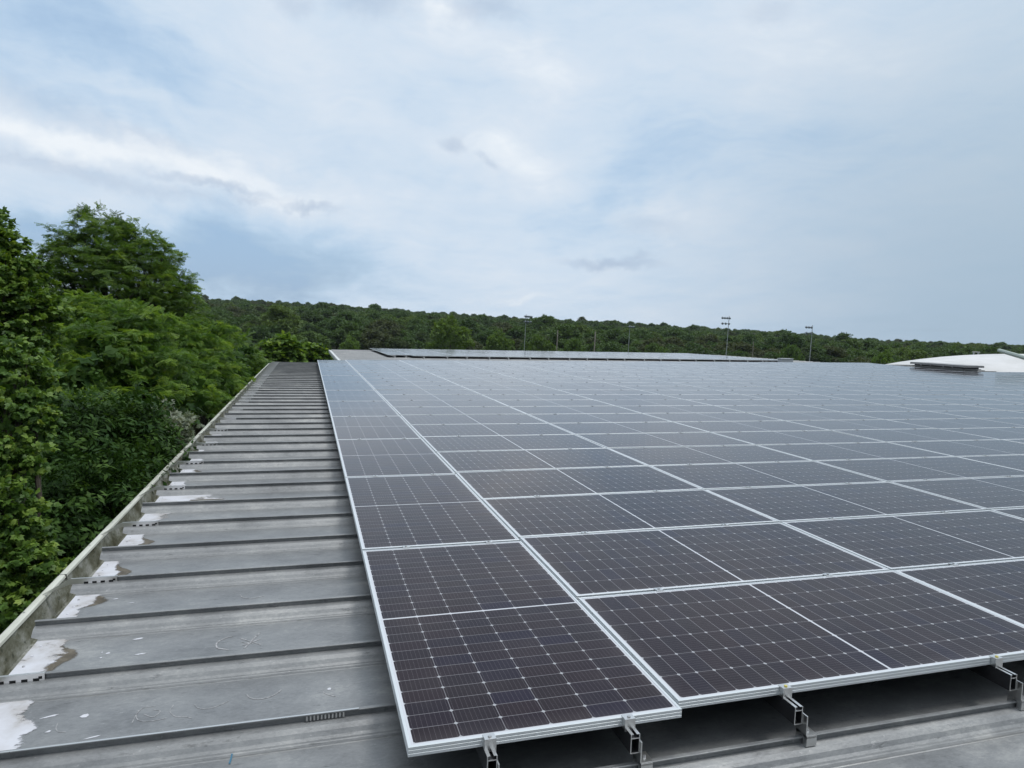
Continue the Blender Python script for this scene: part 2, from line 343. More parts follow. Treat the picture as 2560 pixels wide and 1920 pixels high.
def mat_leaf(name, stops, trans=0.35, rough=0.5, rnd=False, spec=0.35):
    m, q, b = new_mat(name)
    if rnd: oi_ = q.node('ShaderNodeObjectInfo'); f = q.math('ADD', q.math('MULTIPLY', oi_.outputs['Random'], 0.6), q.smap(q.noise(oi_.outputs['Location'], 0.022, 3, 0.6).outputs[0], 0.35, 0.65, -0.05, 0.45)); c = q.ramp(f, stops); at_ = q.node('ShaderNodeAttribute', attribute_name='tint'); c = q.mix(0.75, c, q.ramp(at_.outputs['Fac'], [(0, (0.35,) * 3), (1, (1.6,) * 3)]), 'MULTIPLY')
    else: at_ = q.node('ShaderNodeAttribute', attribute_name='tint'); c = q.ramp(at_.outputs['Fac'], stops)
    q.set(b.inputs['Base Color'], c); b.inputs['Roughness'].default_value = rough; b.inputs['Specular IOR Level'].default_value = spec
    tr = q.node('ShaderNodeBsdfTranslucent'); q.set(tr.inputs[0], q.mix(1.0, c, (1.3, 1.25, 0.55), 'MULTIPLY'))
    mx = q.node('ShaderNodeMixShader'); mx.inputs[0].default_value = trans
    q.l.new(b.outputs[0], mx.inputs[1]); q.l.new(tr.outputs[0], mx.inputs[2])
    q.l.new(mx.outputs[0], q.n['Material Output'].inputs[0])
    return m

# ------------------------------------------------------------------ near building: roof, gutter, wall
def hh(x, y): return (max(y, 0) / 25.7) ** 2 * (-0.088 + 0.0105 * min(max(x, 0), 30))      # the long roof sags and twists a little
RIB0, PITCH = 0.565, 0.6075
EAVE, YF, YB = -1.655, -8.2, 27.35
PROFILE = [(-.118, -.235), (-.114, -.2372), (-.110, -.235), (-.090, -.2348), (-.086, -.2315), (-.075, -.2312), (-.065, -.223), (-.052, -.208), (-.035, -.194), (-.014, -.1875),
           (-.002, -.1868), (-.002, -.168), (-.011, -.165), (-.011, -.161), (-.009, -.159), (.006, -.159), (.008, -.163), (.006, -.179), (.014, -.181), (.04, -.200), (.062, -.231), (.07, -.235)]
def roof_mesh(name, mat, parent, x0, y0, y1, xs, hf, rib_at, lift=0.0, overhang=0.035, PROFILE=PROFILE):
    b = MB(); ys = []
    i0 = math.ceil((y0 + 0.13 - rib_at) / PITCH); i1 = math.floor((y1 - 0.08 - rib_at) / PITCH)
    ys.append((y0, -.235))
    for i in range(i0, i1 + 1):
        ys += [(rib_at + i * PITCH + dy, z) for dy, z in PROFILE]
    ys.append((y1, -.235))
    n = len(ys)
    for j, x in enumerate(xs):
        for y, z in ys:
            xx = x if j or z < -.228 else x - overhang    # ribs run a little past the pan edge
            b.v.append((xx, y, z + lift + hf(x, y)))
    for j in range(len(xs) - 1):
        for i in range(n - 1):
            b.f.append((j * n + i, (j + 1) * n + i, (j + 1) * n + i + 1, j * n + i + 1))
    # drop edge under the pans
    for i in range(n - 1):
        (ya, za), (yb, zb) = ys[i], ys[i + 1]
        if za < -.228 and zb < -.228:
            b.quad((x0 - .001, ya, za + lift + hf(x0, ya)), (x0 - .001, yb, zb + lift + hf(x0, yb)), (x0 - .001, yb, -.275 + lift + hf(x0, yb)), (x0 - .001, ya, -.275 + lift + hf(x0, ya)))
    return b.build(name, mat, parent)
bld = empty('warehouse_building', S, 'low wide building under the near solar array, with ribbed grey metal roof', 'building')
roof_mesh('roof', MROOF, bld, EAVE, YF, YB, [EAVE] + list(np.linspace(-1.3, 31.5, 30)), hh, RIB0)
GROUND = -7.0
wl = MB()
wl.box(-1.62, 33.5, YF + .05, YB - .03, GROUND - 1.5, -.42)
wl.build('wall', MWALL, bld)
eg = MB(); xs = list(np.linspace(EAVE, 31.5, 24))
for a, c in zip(xs, xs[1:]):                              # far and near verge trim
    for yy, s_ in ((YB, 1), (YF, -1)):
        z1, z2 = hh(a, yy) - .2, hh(c, yy) - .2
        p = [(a, yy, z1), (c, yy, z2), (c, yy + .04 * s_, z2), (a, yy + .04 * s_, z1)]
        eg.quad(*(p if s_ > 0 else p[::-1]))
        p = [(a, yy + .04 * s_, z1), (c, yy + .04 * s_, z2), (c, yy + .04 * s_, z2 - .2), (a, yy + .04 * s_, z1 - .2)]
        eg.quad(*(p if s_ > 0 else p[::-1]))
        p = [(a, yy, z1), (c, yy, z2), (c, yy, z2 - .05), (a, yy, z1 - .05)]
        eg.quad(*(p if s_ < 0 else p[::-1]))
for x_, sx in ((31.5, 1),):
    eg.box(31.5, 33.55, YF - .03, YB + .03, -.46, -.40)
eg.build('verge_trim', MROOF, bld)
# gutter
gut = MB(); ysg = list(np.linspace(YF, YB, 40))
gp = [(-1.62, -.25), (-1.622, -.385), (-1.80, -.395), (-1.838, -.262)]           # inner faces
go = [(-1.842, -.262), (-1.80, -.42), (-1.60, -.42)]
for ya, yb in zip(ysg, ysg[1:]):
    ha, hb = hh(0, ya), hh(0, yb)
    for (xa, za), (xb, zb) in zip(gp, gp[1:]):
        gut.quad((xa, ya, za + ha), (xb, ya, zb + ha), (xb, yb, zb + hb), (xa, yb, za + hb))
    for (xa, za), (xb, zb) in zip(go, go[1:]):
        gut.quad((xa, ya, za + ha), (xb, ya, zb + ha), (xb, yb, zb + hb), (xa, yb, za + hb))
for y in np.arange(2.62, YB, 3.05):                       # lap joints in the gutter wall
    gut.box(-1.836, -1.829, y, y + .012, -.39 + hh(0, y), -.266 + hh(0, y))
gutter = gut.build('gutter', MGUT, bld)
rim = MB()
rp = [(-1.828, -.262), (-1.832, -.248), (-1.84, -.243), (-1.864, -.243), (-1.873, -.249), (-1.875, -.30), (-1.866, -.30)]
for ya, yb in zip(ysg, ysg[1:]):
    ha, hb = hh(0, ya), hh(0, yb)
    for (xa, za), (xb, zb) in zip(rp, rp[1:]):
        rim.quad((xa, yb, za + hb), (xb, yb, zb + hb), (xb, ya, zb + ha), (xa, ya, za + ha))
rim.build('rim', MRIM, gutter)
for y in np.arange(2.62, YB, 3.05): MB().box(-1.8765, -1.826, y + .1, y + .106, -.275 + hh(0, y), -.2424 + hh(0, y)).build('rim_joint', MDARK, gutter)
rv0 = None
for i, y in enumerate(np.arange(.9, 14, .6075)):
    z = hh(0, y) - .243
    if rv0 is None: rv0 = MB().prism([(.006 * math.cos(a), .006 * math.sin(a)) for a in np.linspace(0, 2 * math.pi, 9)[:-1]], 0, .003).build('rivet', MSTEEL, gutter); rv0.matrix_basis = Matrix.Translation((-1.856, y, z))
    else: child(rv0, gutter, Matrix.Translation((-1.856, y, z)))
# straps from every other rib to the gutter rim
def strap_mb():
    b = MB()
    b.box(-1.70, -1.45, -.0165, -.0135, -.190, -.154)     # face plate against the rib
    b.box(-1.70, -1.45, -.0135, -.004, -.1575, -.154)      # flange over the rib top
    b.v += []; n = len(b.v)
    for (y0, y1, dz0, dz1) in ((-.0165, -.0135, -.030, 0), (-.0135, -.006, -.0035, 0)):
        b.quad((-1.70, y0, -.154 + dz0), (-1.70, y1, -.154 + dz0), (-1.70, y1, -.154 + dz1), (-1.70, y0, -.154 + dz1))
        P = lambda x, y, z: (x, y, z)
        a0, a1, c0, c1 = -.154 + dz0, -.154 + dz1, -.240 + dz0 * .35, -.240 + dz1
        A = [(-1.70, y0, a0), (-1.70, y1, a0), (-1.70, y1, a1), (-1.70, y0, a1)]; B = [(-1.85, y0, c0), (-1.85, y1, c0), (-1.85, y1, c1), (-1.85, y0, c1)]
        for k_ in range(4): b.quad(A[k_], A[(k_ + 1) % 4], B[(k_ + 1) % 4], B[k_])
        b.quad(*B)
    return b
def slots_mb():
    return MB().box(0, .024, -.0175, -.0164, -.188, -.176)
strap0 = slot0 = None
for i in range(-13, 44):
    y = RIB0 + PITCH * i
    if y < YF + .3 or y > YB - .2 or (i % 2 == 0 and i < 20): continue
    Mx = Matrix.Translation((0, y, hh(0, y)))
    if strap0 is None:
        strap0 = strap_mb().build('strap', MMILL, gutter); strap0.matrix_basis = Mx
        slot0 = slots_mb().build('slot', MDARK, strap0); slot0.matrix_basis = Matrix.Translation((-1.63, 0, 0))
        slots = [slot0] + [child(slot0, strap0, Matrix.Translation((x, 0, 0))) for x in (-1.585, -1.54, -1.495)]
        slots.append(child(slot0, strap0, Matrix.Translation((-1.474, 0, .008)) @ Matrix.Diagonal((.6, 1, 1, 1))))
    else:
        c = child(strap0, gutter, Mx); 
        if i < 14:
            for s__ in slots: child(s__, c)
# bright cover strip with a comb end on the rib nearest the camera
cb = MB(); cb.box(-1.72, -.125, RIB0 - .0125, RIB0 - .004, -.1588, -.1560)
cb.build('seam_cap', MMILL, bld)
cm = MB()
for j in range(11):
    x = -.335 + j * .0145; cm.box(x, x + .0065, RIB0 - .0155, RIB0 - .0115, -.181, -.163)
cm.build('seam_comb', MMILL, bld)
# white coating patches, brown stains, chalk marks, fasteners
def blobpoly(x0, x1f, y0, y1, n=14):
    pts = [(x0, y0)] + [(x1f(t) , y0 + (y1 - y0) * t) for t in np.linspace(0, 1, n)] + [(x0, y1)]
    return pts
ZP = -.2348
def mat_patch():
    m, q, b = new_mat('white_roof_coating'); o = q.node('ShaderNodeTexCoord').outputs['Object']
    a = q.node('ShaderNodeAttribute', attribute_name='tint').outputs['Fac']
    n = q.noise(q.mapping(o, scale=(1, 1.6, 1)), 16.0, 7, 0.7).outputs[0]; n2 = q.noise(o, 5.0, 5, 0.6).outputs[0]
    q.set(b.inputs['Base Color'], q.ramp(n2, [(0.34, (0.36, 0.34, 0.32)), (0.46, (0.50, 0.50, 0.52)), (0.6, (0.58, 0.59, 0.63))])); b.inputs['Roughness'].default_value = 0.6
    f = q.smap(q.math('ADD', a, q.math('MULTIPLY_ADD', n, 1.5, -0.75)), 0.30, 0.55)
    worn = q.smap(q.math('ADD', n2, q.math('MULTIPLY', n, 0.4)), 0.52, 0.60)
    f = q.math('MULTIPLY', f, q.math('MULTIPLY_ADD', worn, 0.75, 0.25))
    tr = q.node('ShaderNodeBsdfTransparent'); mx = q.node('ShaderNodeMixShader'); q.set(mx.inputs[0], f)
    q.l.new(tr.outputs[0], mx.inputs[1]); q.l.new(b.outputs[0], mx.inputs[2]); q.l.new(mx.outputs[0], q.n['Material Output'].inputs[0])
    return m
def mat_stain2():
    m, q, b = new_mat('brown_stain_wash'); o = q.node('ShaderNodeTexCoord').outputs['Object']
    a = q.node('ShaderNodeAttribute', attribute_name='tint').outputs['Fac']; n = q.noise(o, 14.0, 6, 0.7).outputs[0]
    q.set(b.inputs['Base Color'], q.ramp(n, [(0.35, (0.07, 0.058, 0.04)), (0.65, (0.17, 0.145, 0.105))])); b.inputs['Roughness'].default_value = 0.6
    f = q.math('MULTIPLY', q.smap(q.math('ADD', a, q.math('MULTIPLY_ADD', n, 1.4, -0.7)), 0.2, 0.7), 0.85)
    tr = q.node('ShaderNodeBsdfTransparent'); mx = q.node('ShaderNodeMixShader'); q.set(mx.inputs[0], f)
    q.l.new(tr.outputs[0], mx.inputs[1]); q.l.new(b.outputs[0], mx.inputs[2]); q.l.new(mx.outputs[0], q.n['Material Output'].inputs[0])
    return m
MPAINT = mat_patch(); MWASH = mat_stain2()
def film(name, mat, parent, y0, y1, lo, hi, z, soft, ny=26, nx=12):   # thin coat from x = lo(t) to hi(t), fading out at its edge
    V = []; T = []
    for a in range(ny + 1):
        t = a / ny; l_, h_ = lo(t), hi(t) + soft * .6
        for c in range(nx + 1):
            x = l_ + (h_ - l_) * c / nx; V.append((x, y0 + (y1 - y0) * t, z)); T.append(min(1, max(0, (h_ - x) / (soft * 1.6))))
    F = [(a * (nx + 1) + c, a * (nx + 1) + c + 1, (a + 1) * (nx + 1) + c + 1, (a + 1) * (nx + 1) + c) for a in range(ny) for c in range(nx)]
    o = bpy.data.objects.new(name, np_mesh(name, np.array(V), np.array(F), mat, np.array(T))); col.objects.link(o); o.parent = parent
    return o
for i in range(-6, 36):
    y0, y1 = RIB0 + PITCH * i + .078, RIB0 + PITCH * (i + 1) - .094
    if i == 6: wdt = .42
    else: wdt = random.choice([.12, .14, .16, .18, .13]) if i < 18 else random.choice([0, .1, .14, .0, .25])
    if i == 27: wdt = .42
    if i == 0: wdt = .21
    if i in (10, 13): wdt = .07
    if wdt == 0: continue
    z = hh(0, y0); ph = random.random() * 6; kk = 1 if i < 12 else .4 + .6 * abs(math.sin(ph))
    edge = (lambda t, w_=wdt, p_=ph, kk=kk: -1.653 + w_ * kk * (1 + .26 * math.sin(4 * t + p_) + .1 * math.sin(15 * t + p_)))
    pa = film('coating_patch', MPAINT, bld, y0, y1, lambda t: -1.654, edge, ZP + .0022 + z, .045 if wdt < .3 else .12)
    if i in (1, 2, 3, 4, 6, 8, 11):
        a0, a1 = {2: (.55, .95), 8: (.5, .95), 6: (.15, .6)}.get(i, (.08, .85))
        film('brown_stain', MWASH, bld, y0 + (y1 - y0) * a0, y0 + (y1 - y0) * a1, lambda t: edge(a0 + (a1 - a0) * t) - (.03 if i != 6 else .28), lambda t: edge(a0 + (a1 - a0) * t) + (.07 if i != 6 else .02) * math.sin(math.pi * t), ZP + (.0012 if i != 6 else .0032) + z, .03, 16, 8)
    if i < 9:
        for t in (.12, .36, .6, .84):
            cx, cy = -1.615 + random.uniform(-.004, .004), y0 + (y1 - y0) * t
            MB().tube([(cx, cy, ZP + .002 + z), (cx, cy, ZP + .007 + z)], [.008, .005], 8).build('fastener', MPATCH, pa)
ch = {'arc': [[(-1.023, .79), (-1.021, .842), (-1.016, .881), (-1.001, .905), (-.957, .905)], [(-1.018, .888), (-1.019, .848), (-1.005, .812), (-.971, .791), (-.932, .791), (-.896, .799)],
              [(-.885, .899), (-.892, .859), (-.881, .829), (-.858, .80), (-.827, .793), (-.794, .775)], [(-.589, .916), (-.574, .887), (-.539, .866), (-.494, .872), (-.462, .898), (-.444, .926)],
              [(-.261, .864), (-.243, .838), (-.209, .811)], [(-.724, 2.12), (-.704, 2.074), (-.653, 2.047), (-.584, 2.072)], [(-1.31, .86), (-1.305, .82), (-1.285, .79), (-1.26, .785)],
              [(-.80, .885), (-.78, .85), (-.74, .835), (-.70, .85), (-.66, .88)], [(-.99, .85), (-.95, .82), (-.93, .86), (-.96, .88)]]}
for n_, pts in enumerate(ch['arc']):
    MB().ribbon(pts, .0026 if n_ in (0, 1, 2, 6, 7, 8) else .0045, ZP + .0006).build('chalk_arc', MCHALK, bld)
MB().ribbon([(-.709, 1.542), (-.745, 1.525), (-.768, 1.50), (-.781, 1.465), (-.775, 1.43), (-.764, 1.412), (-.714, 1.384)], .007, ZP + .0006).build('chalk_arc', MCHALK, bld)
stb = MB()
for a, c in (((-.64, 1.383), (-.573, 1.557)), ((-.67, 1.508), (-.56, 1.407)), ((-.65, 1.42), (-.568, 1.476)), ((-.66, 1.46), (-.60, 1.43)), ((-.61, 1.469), (-.585, 1.53))): stb.ribbon([a, c], .0055, ZP + .0006)
stb.build('chalk_star', MCHALK, bld)
def chip(x, y, a, ln, wd):
    c_, s_ = math.cos(a), math.sin(a)
    pts = [(t * ln / 2, w_ * wd / 2) for t, w_ in ((-1, -.1), (-.4, -.8), (.5, -1), (1, .1), (.6, .9), (-.3, .7))]
    MB().prism([(x + c_ * p - s_ * r, y + s_ * p + c_ * r) for p, r in pts], ZP, ZP + .0015).build('paint_chip', MPATCH, bld)
for a in [(-1.224, .893, .1, .035, .03), (-1.328, .802, .4, .022, .014), (-1.15, .72, .25, .06, .008), (-1.175, 1.612, .2, .05, .018), (-1.125, 1.431, .1, .055, .016), (-1.28, 1.473, .5, .022, .018), (-1.30, 1.43, .2, .012, .01),
          (-1.36, .92, .3, .07, .012), (-1.31, 1.49, .8, .01, .008), (-.235, .884, .2, .02, .02), (-1.42, 2.2, .2, .03, .012), (-1.32, 2.12, .2, .04, .006), (-1.2, 3.2, 0, .03, .01), (-.9, 16.1, 0, .1, .05)]: chip(*a)
MB().ribbon([(-.609, .503), (-.608, .461), (-.611, .416)], .006, ZP + .002).build('blue_chalk_mark', MBLUE, bld)
rd = MB().tube([(0, 0, .006), (.008, 0, .006), (.018, 0, .006)], [.005, .0065, .004], 8)
o = rd.build('wire_connector', simple('red_plastic', (0.35, 0.02, 0.03), 0.4), M=S @ Matrix.Translation((2.23, -.1, -.2345)) @ Matrix.Rotation(-.4, 4, 'Z'), smooth=True)
tag(o, 'tiny red plastic wire connector lying on the roof sheet in front of the array', 'connector')

# ------------------------------------------------------------------ solar panels
PL, PW = 2.108, 1.052
def frame_mb():
    b = MB(); lip, t, dz = .011, .035, .0022
    # outer walls with two shallow grooves, top lip, inner drop
    zs = [(-.035, 0), (-.0255, 0), (-.0245, .0012), (-.0225, .0012), (-.0215, 0), (-.0125, 0), (-.0115, .0012), (-.0095, .0012), (-.0085, 0), (-.0008, 0), (0, .0008)]
    rect = lambda e, z: [(e, e, z), (PL - e, e, z), (PL - e, PW - e, z), (e, PW - e, z)]
    loops = [rect(e, z) for z, e in zs] + [rect(lip, 0), rect(lip, -dz)]
    for lp in loops: b.v += lp
    for i in range(len(loops) - 1):
        for k_ in range(4): b.f.append((i * 4 + k_, i * 4 + (k_ + 1) % 4, i * 4 + 4 + (k_ + 1) % 4, i * 4 + 4 + k_))
    n = len(b.v); b.v += rect(.03, -.035); b.f += [(n + (k_ + 1) % 4, n + k_, 0 + k_, 0 + (k_ + 1) % 4)[::-1] for k_ in range(4)]
    return b
def glass_obj(parent):
    b = MB().quad((.0108, .0108, -.0018), (PL - .0108, .0108, -.0018), (PL - .0108, PW - .0108, -.0018), (.0108, PW - .0108, -.0018))
    o = b.build('cell_face', MCELL, parent)
    uv = o.data.uv_layers.new(name='UVMap')
    for l in o.data.loops: uv.data[l.index].uv = o.data.vertices[l.vertex_index].co.xy
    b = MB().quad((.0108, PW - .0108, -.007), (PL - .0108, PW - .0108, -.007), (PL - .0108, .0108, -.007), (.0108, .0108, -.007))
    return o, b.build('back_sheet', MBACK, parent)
def clamp_mb(end):
    b = MB()
    if end: b.box(-.021, .021, -.0255, .010, .0006, .0046); b.box(-.021, .021, -.0255, -.0225, -.042, .0006); b.box(-.021, -.018, -.0225, -.0008, -.036, .0006); b.box(.018, .021, -.0225, -.0008, -.036, .0006)
    else: b.box(-.021, .021, -.021, .021, .0006, .0044); b.box(-.021, .021, -.008, .008, -.03, .0006)
    return b
def bolt_mb(y): return MB().tube([(0, y, .0044), (0, y, .009)], [.0075, .0065], 8)
proto = {}
def panel(Mw, label, group, clamps=(), yellow=False):
    t = empty('solar_panel', Mw, label, 'solar panel', group)
    if not proto:
        proto['frame'] = frame_mb().build('frame', MFRAME, t); proto['cell'], proto['back'] = glass_obj(t)
    else:
        for k_ in ('frame', 'cell', 'back'): child(proto[k_], t)
    for kind, Mc in clamps:
        key = 'clamp' + kind
        if key not in proto:
            proto[key] = clamp_mb(kind != 'mid').build('clamp', MMILL, t); proto[key].matrix_basis = Mc
            proto[key + 'b'] = bolt_mb(-.011 if kind != 'mid' else 0).build('bolt', MYELLOW if kind == 'yel' else MSTEEL, proto[key])
        else:
            c = child(proto[key], t, Mc); child(proto[key + 'b'], c)
    return t
def tilt(x, y, hf, e=.3):                                 # surface frame of the array at roof point x, y
    dx = (hf(x + e, y) - hf(x - e, y)) / (2 * e); dy = (hf(x, y + e) - hf(x, y - e)) / (2 * e)
    X = Vector((1, 0, dx)).normalized(); Z = X.cross(Vector((0, 1, dy))).normalized(); Y = Z.cross(X)
    return Matrix((X, Y, Z)).transposed().to_4x4()
QROW, PCOL, PPOR = 1.0784, 2.1198, 2.1384
XC, DY = 1.0665, 0.0497
NEAR = 'panels of the near array'
def mat_at(x, y, hf, cx, cy, z0=0.0):                     # corner matrix so that the panel is centred right
    xm, ym = x + cx / 2, y + cy / 2
    return S @ Matrix.Translation((xm, ym, hf(xm, ym) + z0 + random.uniform(-.0015, .0015))) @ tilt(xm, ym, hf) @ Matrix.Rotation(random.gauss(0, .0016), 4, 'X') @ Matrix.Rotation(random.gauss(0, .0012), 4, 'Y') @ Matrix.Translation((-cx / 2, -cy / 2, 0))
Z90 = Matrix.Translation((PW, 0, 0)) @ Matrix.Rotation(math.pi / 2, 4, 'Z')
for r in range(12):
    y = r * PPOR
    cl = []
    inv = Z90.inverted()
    if r == 0: cl += [('end', inv @ Matrix.Translation((x, 0, 0))) for x in (.285, .822)]
    if r < 11: cl += [('mid', inv @ Matrix.Translation((x, PL + .0152, 0))) for x in (.278, .83)]
    panel(mat_at(0, y, hh, PW, PL) @ Z90, 'solar panel lying lengthwise in the left edge column, ' + (ORD[r] + ' from the front' if r else 'at its very front corner'), NEAR, cl)
count = 12
OFFS = (.487, 1.627)
for c in range(14):
    for r in range(24 if c < 12 else 19):
        x, y = XC + c * PCOL, DY + r * QROW
        pr = [proj((x + a, y + b_, hh(x, y))) for a in (0, PL) for b_ in (0, PW)]
        if min(p[0] for p in pr) > 2560 * 1.06: continue
        cl = []
        if r == 0: cl += [('yel', Matrix.Translation((o_, 0, 0))) for o_ in OFFS]
        cl += [('mid', Matrix.Translation((o_, PW + .0132, 0))) for o_ in OFFS]
        panel(mat_at(x, y, hh, PL, PW), 'solar panel lying crosswise, %s row from the front, %s column right of the lengthwise ones' % (ORD[r].replace('front', 'first'), ORD[c].replace('front', 'first')), NEAR, cl)
        count += 1
def mh(x, y): return -.10 + .0055 * (x - 3.4) - .009 * (y - 31)       # array on the far roof
FARG = 'panels of the far array'
fstuff = []
for r in range(5):
    panel(mat_at(3.40, 31.75 + r * PPOR, mh, PW, PL) @ Z90, 'far roof solar panel lying lengthwise at the left edge, %s from its front' % (ORD[r].replace('front', 'first')), FARG)
    count += 1
for r in range(10):
    for c in range(10):
        x, y = 4.50 + c * PCOL, 31.0 + r * QROW
        if count < 296 and r < 6:
            panel(mat_at(x, y, mh, PL, PW), 'far roof solar panel lying crosswise, %s row from its front, %s column' % (ORD[r].replace('front', 'first'), ORD[c].replace('front', 'first')), FARG); count += 1
        else: fstuff.append(mat_at(x, y, mh, PL, PW))
V = []; F = []; UV = []; MI = []
for Mx in fstuff:
    for key, mi in (('frame', 0), ('cell', 1)):
        me = proto[key].data; n = len(V)
        V += [tuple(Mx @ v.co) for v in me.vertices]
        for p in me.polygons:
            F.append(tuple(n + i for i in p.vertices)); MI.append(mi); UV += [tuple(me.vertices[i].co.xy) for i in p.vertices]
me = bpy.data.meshes.new('solar_panels'); me.from_pydata(V, [], F); me.materials.append(MFRAME); me.materials.append(MCELL)
me.polygons.foreach_set('material_index', MI); uvl = me.uv_layers.new(name='UVMap'); uvl.data.foreach_set('uv', [c for u in UV for c in u])
o = bpy.data.objects.new('solar_panels', me); col.objects.link(o); tag(o, 'back rows of solar panels on the far roof', 'solar panels', None, 'stuff')

# rails on rib feet
def rail_mb(y0, y1, ax, az, hf):
    b = MB(); n = max(2, int((y1 - y0) / 3))
    ys = np.linspace(y0, y1, n)
    def strip(x0, x1, z0, z1):
        for ya, yb in zip(ys, ys[1:]):
            ha, hb = hf(ax, ya) + az, hf(ax, yb) + az
            A = [(x0, ya, z0 + ha), (x1, ya, z0 + ha), (x1, ya, z1 + ha), (x0, ya, z1 + ha)]; B = [(x0, yb, z0 + hb), (x1, yb, z0 + hb), (x1, yb, z1 + hb), (x0, yb, z1 + hb)]
            for k_ in range(4): b.quad(A[k_], A[(k_ + 1) % 4], B[(k_ + 1) % 4], B[k_])
            if ya == ys[0]: b.quad(*A)
            if yb == ys[-1]: b.quad(*B[::-1])
    strip(-.018, -.0155, -.108, -.0365); strip(.0155, .018, -.108, -.0365); strip(-.0155, .0155, -.108, -.1055); strip(-.0155, .0155, -.052, -.0495)
    strip(-.0155, -.006, -.0395, -.0365); strip(.006, .0155, -.0395, -.0365)
    return b
def rail_trim(y0, ax, az, hf):
    h = hf(ax, y0) + az; b = MB()
    for x0, x1, z0, z1 in ((-.0185, -.015, -.1085, -.036), (.015, .0185, -.1085, -.036), (-.015, .015, -.1085, -.105), (-.015, .015, -.0525, -.049)): b.box(x0, x1, y0 - .0022, y0 + .0004, z0 + h, z1 + h)
    b.box(-.0183, -.006, y0, y0 + .5, -.0366 + h, -.0358 + h); b.box(.006, .0183, y0, y0 + .5, -.0366 + h, -.0358 + h)
    return b
def foot_mb():                                            # L bracket on a block gripping the rib; origin on the rib top line
    b = MB(); b.box(.0195, .0245, -.03, .03, .012, .095); b.box(.0195, .072, -.03, .03, .012, .017)
    return b
def block_mb(): return MB().box(.022, .070, -.033, -.011, -.030, .0105).box(.022, .070, .011, .033, -.030, .0105).box(.022, .070, -.033, .033, .0035, .0115)
def fbolt_mb(): return MB().tube([(.0245, 0, .05), (.036, 0, .05)], [.009, .007], 8).tube([(.05, 0, .017), (.05, 0, .027)], [.008, .006], 8)
xs_r = [.282, .826] + [XC + c * PCOL + o_ for c in range(12) for o_ in OFFS]
foot0 = None
names = ['leftmost', 'second', 'third', 'fourth', 'fifth', 'sixth']
for i, x in enumerate(xs_r):
    y0 = -.062 if i < 2 else -.045
    yend = 11.9 * PPOR if i < 2 else DY + 23.9 * QROW
    Mx = S @ Matrix.Translation((x, 0, 0))
    t = empty('mounting_rail', Mx, 'aluminium mounting rail running under the near array, ' + ((names[i] if i < 6 else ORD[i]) + ' from the left'), 'rail', 'rails under the near array')
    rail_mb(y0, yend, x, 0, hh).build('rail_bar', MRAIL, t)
    if i < 8: rail_trim(y0, x, 0, hh).build('rail_end', MMILL, t)
    for ri in (-1, 2, 5, 8) if i < 6 else (-1,):
        yf = RIB0 + PITCH * ri; Mf = Matrix.Translation((0, yf, -.159 + hh(x, yf)))
        if foot0 is None:
            foot0 = foot_mb().build('foot', MMILL, t); foot0.matrix_basis = Mf
            blk0 = block_mb().build('seam_block', MMILL, foot0); fb0 = fbolt_mb().build('bolt', MSTEEL, foot0)
        else:
            c = child(foot0, t, Mf); child(blk0, c); child(fb0, c)
stk = MB().box(3.07 - XC - .62, 3.07 - XC - .565, -.0012, -.0002, -.024, -.012)
front2 = [o_ for o_ in bpy.data.objects if o_.get('label', '').startswith('solar panel lying crosswise, first row from the front, first')][0]
stk.v = [(1.49 + x - .8, y, z) for x, y, z in stk.v]
stk.build('sticker', MDARK, front2)

cbl = MB().tube([(1.95, .55, -.06), (2.0, .42, -.11), (2.09, .30, -.155), (2.2, .24, -.17), (2.32, .27, -.14), (2.42, .40, -.07)], [.004] * 6, 6).build('cable', simple('black_cable', (0.01, 0.01, 0.01), 0.5), M=S, smooth=True)
tag(cbl, 'thin black cable hanging in the shade under the front panels', 'cable')
# ------------------------------------------------------------------ far building
def fh(x, y): return .006 * (x - 1.05) - .0095 * (y - 28) - .005
fb = empty('far_building', S, 'low building beyond the near roof, with pale gutter under its own raised solar array', 'building')
roof_mesh('roof', MROOF, fb, 1.05, 27.6, 42.6, [1.05] + list(np.linspace(1.4, 29, 12)), fh, 27.9, 0.0, PROFILE=[(-.12, -.235), (-.05, -.235), (-.022, -.216), (.022, -.216), (.05, -.235)])
fw = MB().box(1.35, 29.5, 27.62, 42.5, GROUND - 1.5, -.5); fw.build('wall', mottled('pale_wall', (0.36, 0.37, 0.36), (0.45, 0.45, 0.43), 2, 0.6), fb)
g2 = MB()
for a, c in zip(np.linspace(27.6, 42.6, 8), np.linspace(27.6, 42.6, 8)[1:]):
    za, zc = fh(1.05, a) - .235, fh(1.05, c) - .235
    for (x0, d0), (x1, d1) in zip([(1.06, 0), (1.05, -.02), (1.0, -.02), (.94, 0), (.90, -.0), (.885, -.05), (.90, -.2), (1.05, -.24)], [(1.05, -.02), (1.0, -.02), (.94, 0), (.90, 0), (.885, -.05), (.90, -.2), (1.05, -.24), (1.3, -.24)]):
        g2.quad((x0, a, za + d0), (x0, c, zc + d0), (x1, c, zc + d1), (x1, a, za + d1))
g2.build('gutter', simple('pale_gutter', (0.62, 0.63, 0.62), 0.45), fb)
MPIPE = simple('pale_pipe', (0.5, 0.5, 0.5), 0.5)
for y in (28.4, 41.9): MB().box(1.15, 1.27, y, y + .1, GROUND, fh(1, y) - .46).build('downpipe', MPIPE, fb)
vt = MB(); xs2 = np.linspace(1.05, 29, 12)
for a, c in zip(xs2, xs2[1:]):
    for yy in (27.6, 42.6):
        vt.quad((a, yy, fh(a, yy) - .19), (c, yy, fh(c, yy) - .19), (c, yy, fh(c, yy) - .52), (a, yy, fh(a, yy) - .52))
vt.build('verge_trim', MROOF, fb)
